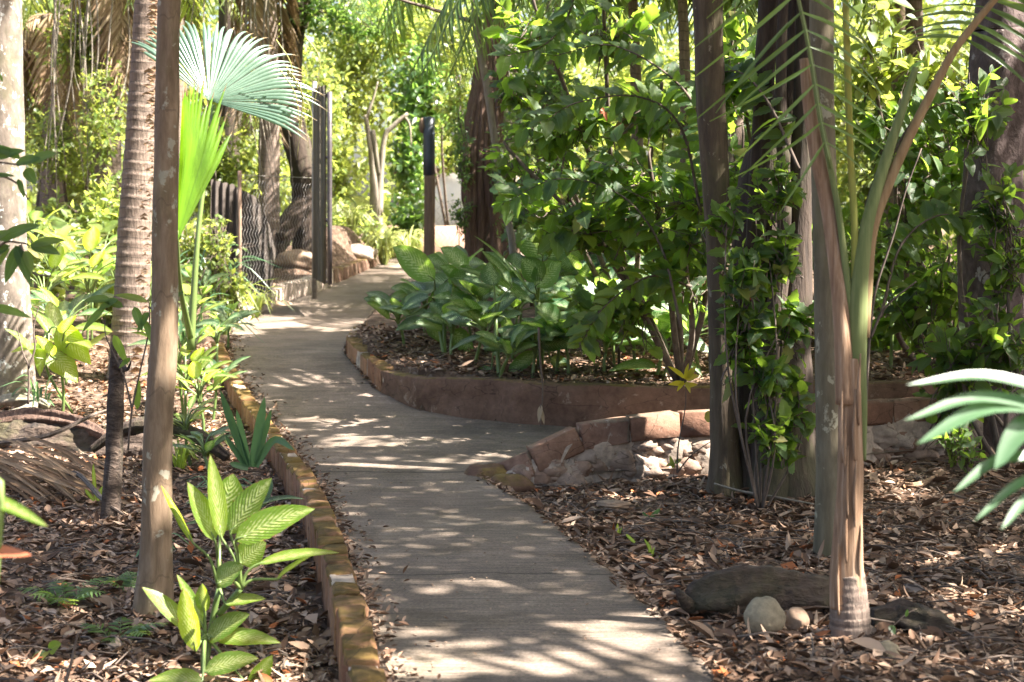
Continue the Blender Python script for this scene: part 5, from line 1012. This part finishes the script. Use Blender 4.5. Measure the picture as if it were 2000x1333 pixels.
# ------------------------------------------------------------ background bushes
BG='bushes behind the gate and path'
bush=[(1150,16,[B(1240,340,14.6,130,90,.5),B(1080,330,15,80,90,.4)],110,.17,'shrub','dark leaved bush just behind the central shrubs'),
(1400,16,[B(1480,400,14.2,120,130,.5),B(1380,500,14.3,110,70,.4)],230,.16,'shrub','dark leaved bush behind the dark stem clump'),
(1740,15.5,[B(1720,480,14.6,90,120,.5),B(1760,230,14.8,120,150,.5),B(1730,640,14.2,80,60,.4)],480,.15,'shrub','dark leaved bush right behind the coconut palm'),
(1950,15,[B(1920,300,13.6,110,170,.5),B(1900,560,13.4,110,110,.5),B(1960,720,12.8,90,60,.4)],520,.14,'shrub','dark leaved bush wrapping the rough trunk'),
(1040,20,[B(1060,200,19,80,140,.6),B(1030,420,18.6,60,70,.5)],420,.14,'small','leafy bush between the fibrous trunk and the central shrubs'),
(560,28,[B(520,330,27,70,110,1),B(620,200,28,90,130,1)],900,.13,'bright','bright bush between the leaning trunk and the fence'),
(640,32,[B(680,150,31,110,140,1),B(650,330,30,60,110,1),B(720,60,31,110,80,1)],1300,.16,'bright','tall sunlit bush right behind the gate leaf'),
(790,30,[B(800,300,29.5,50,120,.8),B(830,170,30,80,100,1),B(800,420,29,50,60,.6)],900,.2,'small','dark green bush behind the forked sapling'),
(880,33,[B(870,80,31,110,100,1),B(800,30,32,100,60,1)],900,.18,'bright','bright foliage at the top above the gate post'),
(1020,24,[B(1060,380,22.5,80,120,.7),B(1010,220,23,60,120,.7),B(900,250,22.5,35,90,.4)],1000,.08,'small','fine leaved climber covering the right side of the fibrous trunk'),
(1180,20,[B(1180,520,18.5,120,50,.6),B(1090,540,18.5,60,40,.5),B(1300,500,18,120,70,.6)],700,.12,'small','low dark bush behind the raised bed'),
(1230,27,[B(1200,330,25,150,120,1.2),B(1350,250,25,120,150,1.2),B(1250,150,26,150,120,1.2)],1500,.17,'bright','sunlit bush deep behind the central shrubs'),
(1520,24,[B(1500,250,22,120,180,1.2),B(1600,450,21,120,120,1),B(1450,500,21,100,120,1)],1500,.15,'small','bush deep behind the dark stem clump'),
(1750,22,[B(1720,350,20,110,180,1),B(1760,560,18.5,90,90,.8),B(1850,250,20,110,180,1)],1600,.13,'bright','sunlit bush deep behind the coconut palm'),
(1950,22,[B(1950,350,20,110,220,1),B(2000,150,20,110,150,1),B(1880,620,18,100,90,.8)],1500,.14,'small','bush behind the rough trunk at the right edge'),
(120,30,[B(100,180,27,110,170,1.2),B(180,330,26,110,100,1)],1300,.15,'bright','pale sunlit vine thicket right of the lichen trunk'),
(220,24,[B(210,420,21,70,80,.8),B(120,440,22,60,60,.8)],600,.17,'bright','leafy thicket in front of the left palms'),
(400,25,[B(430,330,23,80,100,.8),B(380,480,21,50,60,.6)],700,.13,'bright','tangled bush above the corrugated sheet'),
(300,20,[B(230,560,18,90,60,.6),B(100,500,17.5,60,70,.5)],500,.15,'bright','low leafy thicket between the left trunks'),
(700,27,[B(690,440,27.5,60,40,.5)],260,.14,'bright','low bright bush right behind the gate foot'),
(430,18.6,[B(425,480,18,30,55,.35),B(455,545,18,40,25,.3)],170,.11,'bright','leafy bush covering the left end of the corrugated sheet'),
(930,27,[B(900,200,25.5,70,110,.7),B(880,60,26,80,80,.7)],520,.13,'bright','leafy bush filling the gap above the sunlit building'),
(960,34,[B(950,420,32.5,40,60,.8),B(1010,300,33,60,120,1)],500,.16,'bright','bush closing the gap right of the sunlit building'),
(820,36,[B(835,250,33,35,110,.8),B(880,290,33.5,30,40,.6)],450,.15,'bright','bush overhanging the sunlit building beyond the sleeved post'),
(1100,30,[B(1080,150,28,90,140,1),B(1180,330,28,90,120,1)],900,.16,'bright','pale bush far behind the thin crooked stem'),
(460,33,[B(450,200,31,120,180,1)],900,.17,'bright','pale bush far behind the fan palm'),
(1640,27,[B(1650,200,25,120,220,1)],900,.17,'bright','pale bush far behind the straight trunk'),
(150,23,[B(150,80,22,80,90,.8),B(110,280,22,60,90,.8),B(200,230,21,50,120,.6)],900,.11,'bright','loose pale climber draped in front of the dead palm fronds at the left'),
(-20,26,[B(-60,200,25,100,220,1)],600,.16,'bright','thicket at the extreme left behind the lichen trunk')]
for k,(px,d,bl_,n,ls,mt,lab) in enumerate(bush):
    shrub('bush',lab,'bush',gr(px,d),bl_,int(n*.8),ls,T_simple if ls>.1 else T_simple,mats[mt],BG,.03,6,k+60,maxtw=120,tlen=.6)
shrub('leafy_bough','leafy boughs hanging over the open gate from the leaning tree','branch',P(588,20,24),[B(690,30,24,100,60,.6),B(610,10,24,70,60,.6)],300,.12,T_simple,mats['small'],None,.02,6,95,tlen=.4,maxtw=80)
# hanging vines on the left
rv=np.random.default_rng(8)
for k,(px,d,lab) in enumerate([(165,21,'loose vine stems hanging beside the lichen trunk'),(470,22,'bare vine stems above the corrugated sheet')]):
    root=thing('hanging_vine',lab,'vine',P(px,-100,d)); m=MB()
    for j in range(16):
        x0=px+rv.uniform(-80,80); tube(m,[P(x0,-120,d),P(x0+rv.uniform(-30,30),120,d+rv.uniform(-.3,.3)),P(x0+rv.uniform(-60,60),300+rv.uniform(-60,120),d)],[.012,.006],5,16,.1)
    m.build('vine_stem',mats['grey_bark'],root)
shrub('wall_climber','small leaved climber wrapped round the fibrous trunk','climber',gr(930,21),[B(905,300,20.8,25,90,.2),B(900,410,20.8,25,40,.2),B(985,350,20.8,35,110,.2)],300,.07,T_simple,mats['small'],None,.01,6,90,tlen=.3,maxtw=60)
# far wood: reads as one mass
r=np.random.default_rng(77); N=56000
x=r.uniform(-26,24,N); y=r.uniform(37,52,N); z=1+r.random(N)**1.1*13
keep=(vn(x*.5,z*.5+y*.2,71)>.22)&~((x>-1.9)&(x<-.4)&(z<3.2)&(y<40)); cb=np.array([-1.0,36.5,2.4]); vv=np.stack([x,y,z],1)-cb; keep&=~((np.linalg.norm(vv-(vv@SD)[:,None]*SD,axis=1)<1.4)&(vv@SD>0)); x,y,z=x[keep],y[keep],z[keep]; N=len(x)
mb=MB(); inst(mb,T_simple,np.stack([x,y,z],1),rdir(N,r=r)+[0,0,-.3],r.normal(0,.5,(N,3))+[0.2,-.3,1],r.uniform(.2,.5,N),np.clip(vn(x*.7,z*.7,72)*.8+r.random(N)*.3,0,1))
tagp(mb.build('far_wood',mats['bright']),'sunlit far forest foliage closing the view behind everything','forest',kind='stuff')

# ------------------------------------------------------------ canopy: unseen crowns shaped to cast shade, gaps cut for wanted sun patches
for k,(x_,y_,lab) in enumerate([(5.2,4.2,'added shade tree standing out of view to the right'),(8.5,8.5,'added shade tree far out to the right'),(7.6,13.5,'added shade tree right of the rough trunk'),(10.5,17.5,'added shade tree at the far right back'),(4.6,18.5,'added shade tree behind the right hand shrubs'),(-4.9,6,'added shade tree out of view to the left'),(1.9,1.0,'added shade tree beside the camera')]):
    z_=float(zg(x_,y_)); root=thing('added_shade_tree',lab,'tree',(x_,y_,z_)); m=MB(); tube(m,[(x_,y_,z_-.1),(x_+.1,y_+.1,3.5),(x_,y_,7)],[.2,.15,.1],12,30,.06,seed=k); m.build('trunk',mats['smooth_bark'],root); trees.append((root,np.array([x_,y_,7.])))  # trees added to hold the shading canopy, mostly out of view
trees.append((t2[0],t2[1]))
Lit=[ # ellipses in photo pixels where the sun reaches the ground: px,py,rx,ry,angle
(1200,1255,130,22),(1090,1322,290,34),(1210,1262,150,26),(1340,1245,45,12),(1390,1300,60,14),(800,1225,45,7),(900,1208,40,6),(960,1290,60,8),(870,1240,40,6),(880,1260,80,7),(830,1300,40,10),
(680,1130,26,32),(700,1190,22,16),(715,1260,30,40),(720,1320,40,14),(640,1065,20,6),
(790,908,150,7),(960,882,110,8),(900,868,44,5),(760,870,90,5),(700,855,60,6),(830,840,110,9),(640,815,80,8),(740,805,70,7),(900,850,50,6),(560,745,40,6),(680,735,50,5),(720,770,30,4),
(590,694,95,9),(480,720,35,5),(560,600,70,14),(500,615,50,22),(610,580,60,30),(680,605,70,8),(560,635,70,5),(650,572,40,8),(760,590,60,6),(480,650,40,8),(500,765,40,10),(450,730,25,20),(560,785,50,8),(540,840,60,6),
(1240,900,150,50),(1100,925,50,15),(1340,880,60,40),(1290,940,110,10),(1790,945,70,18),(1760,910,40,10),(1690,1180,14,50),(1900,1150,60,20),(1960,1060,50,12),(1850,1080,70,10),(1740,1305,40,15),(1900,1280,80,16),(1330,1090,30,5),(1450,1330,70,10),(1500,1010,40,5),(1640,1280,30,8),(1780,1220,50,8),
(250,775,200,30),(110,770,60,25),(400,790,40,35),(480,860,30,20),(560,1270,60,40),(480,1300,50,20),(60,1240,60,14),(220,1130,60,8),(100,1050,40,6),(350,1330,80,14),(150,980,50,5),
(1160,735,80,5),(1000,720,50,8),(850,790,50,3)]
Sph=[ # things off the ground that stand in the sun: px,py,d,r
(410,960,6.0,.22),(520,1030,6.0,.16),(330,1180,6.0,.14),(400,1190,6.0,.14),(1040,475,13.2,.28),(960,535,13.1,.2),(830,560,14.2,.35),(400,300,11.8,1.0),(470,140,13,1.2),(1340,730,9.9,.12),(1150,280,12,.25),(1100,660,12.2,.25),(120,700,12.8,.5),(100,520,15,.9),(270,450,14.4,.7),(275,150,14.4,.7),(1850,130,13,.8),(1700,1000,6.2,.12),(1640,1200,6.2,.1),(1930,800,3.1,.25),(1380,310,11,.2),(1220,440,11.8,.1),(1830,60,6.6,.08),(1740,30,6.6,.08),(1000,640,13,.2),(1300,640,12.6,.25),(1790,420,12.6,.25),(40,1000,3.6,.2),(30,1090,3.6,.15),(540,600,19,.9),(600,575,20,.7),(640,540,19.5,.5),(900,600,14,.3),(1120,620,13.3,.25),(1080,570,13.5,.3),(870,430,34,2.5),(1000,720,13,.2),(1230,700,13,.2),(1150,900,10.2,.3),(1280,880,10.3,.35),(230,950,9.2,.12),(300,700,7.2,.1),(340,560,13,.5),(430,640,14.6,.5),(200,620,16,.7)]
r=np.random.default_rng(99); N=150000
gxs=r.uniform(-7.5,9.5,N); gys=r.uniform(1.5,24.5,N); gz=prof(gys)
h=r.uniform(6.3,9.8,N); tt=(h-gz)/SD[2]; Pn=np.stack([gxs,gys,gz],1)+SD*tt[:,None]
px=1000+F*gxs/np.maximum(gys,.5); py=HY+F*(CZ-gz)/np.maximum(gys,.5)
wx=(vn(gxs*5,gys*5,31)-.5)*2; keep=np.ones(N,bool)
for e in Lit:
    ex,ey,rx,ry=e[:4]; q=((px-ex)/(rx*1.05))**2+((py-ey)/(ry*1.25+2))**2; n1=vn(gxs*6+ex,gys*4+ey,40); 
    keep&=~(q<((.95+.6*n1) if rx>90 else (.55+1.1*n1)))
for ex,ey,d,rad in Sph:
    c=P(ex,ey,d); v=Pn-c; dist=np.linalg.norm(v-(v@SD)[:,None]*SD,axis=1); keep&=~(dist<rad*(1.0+.8*vn(gxs*4,gys*4,int(ex))))
cov=np.interp(gys,[0,12,16,19,22,24.5],[1,1,.95,.75,.5,.3]); cov=np.where((gxs<-1.5-gys*.08)&(gys>12.8),cov*.2,cov)
cov=np.where((px>1000)&(gys>13.4),cov*.7,cov)
gap=vn(gxs*2.2,gys*2.2,50)*.6+vn(gxs*5.5,gys*5.5,51)*.4
keep&=~(gap>np.interp(cov,[0,.5,.8,1],[.2,.5,.62,.82])); keep&=(Pn[:,2]>CZ+(HY+25)*Pn[:,1]/F)
Pn=Pn[keep]
# crown leaves placed along sun rays for their shade, hung on the nearest tree
tops=np.array([t[1][:2] for t in trees]); own=np.argmin(((Pn[:,None,:2]-tops[None])**2).sum(-1),1)
print('canopy leaves',len(Pn))
for k,(root,top) in enumerate(trees):
    q=Pn[own==k]
    if len(q)<20: continue
    n=len(q); mb=MB(); inst(mb,T_simple,q,r.normal(0,1,(n,3))*[1,1,.5],r.normal(0,.45,(n,3))+SD*1.0,r.uniform(.12,.26,n),r.beta(2,2,n)); mb.build('shade_crown',mats['canopy'],root)
    mb=MB()
    for j in range(min(40,max(3,n//60))):
        e=q[r.integers(n)]; s=np.array([top[0],top[1],min(top[2],7.0)])-[0,0,r.uniform(.2,1.4)]; m_=(s+e)/2+[0,0,r.uniform(-.2,.5)]
        if m_[2] < CZ+(HY+20)*m_[1]/F: continue
        tube(mb,[s,m_,e],[.035,.02,.006],5,12,.1)
    if mb.n: mb.build('limb',mats['twig'],root)
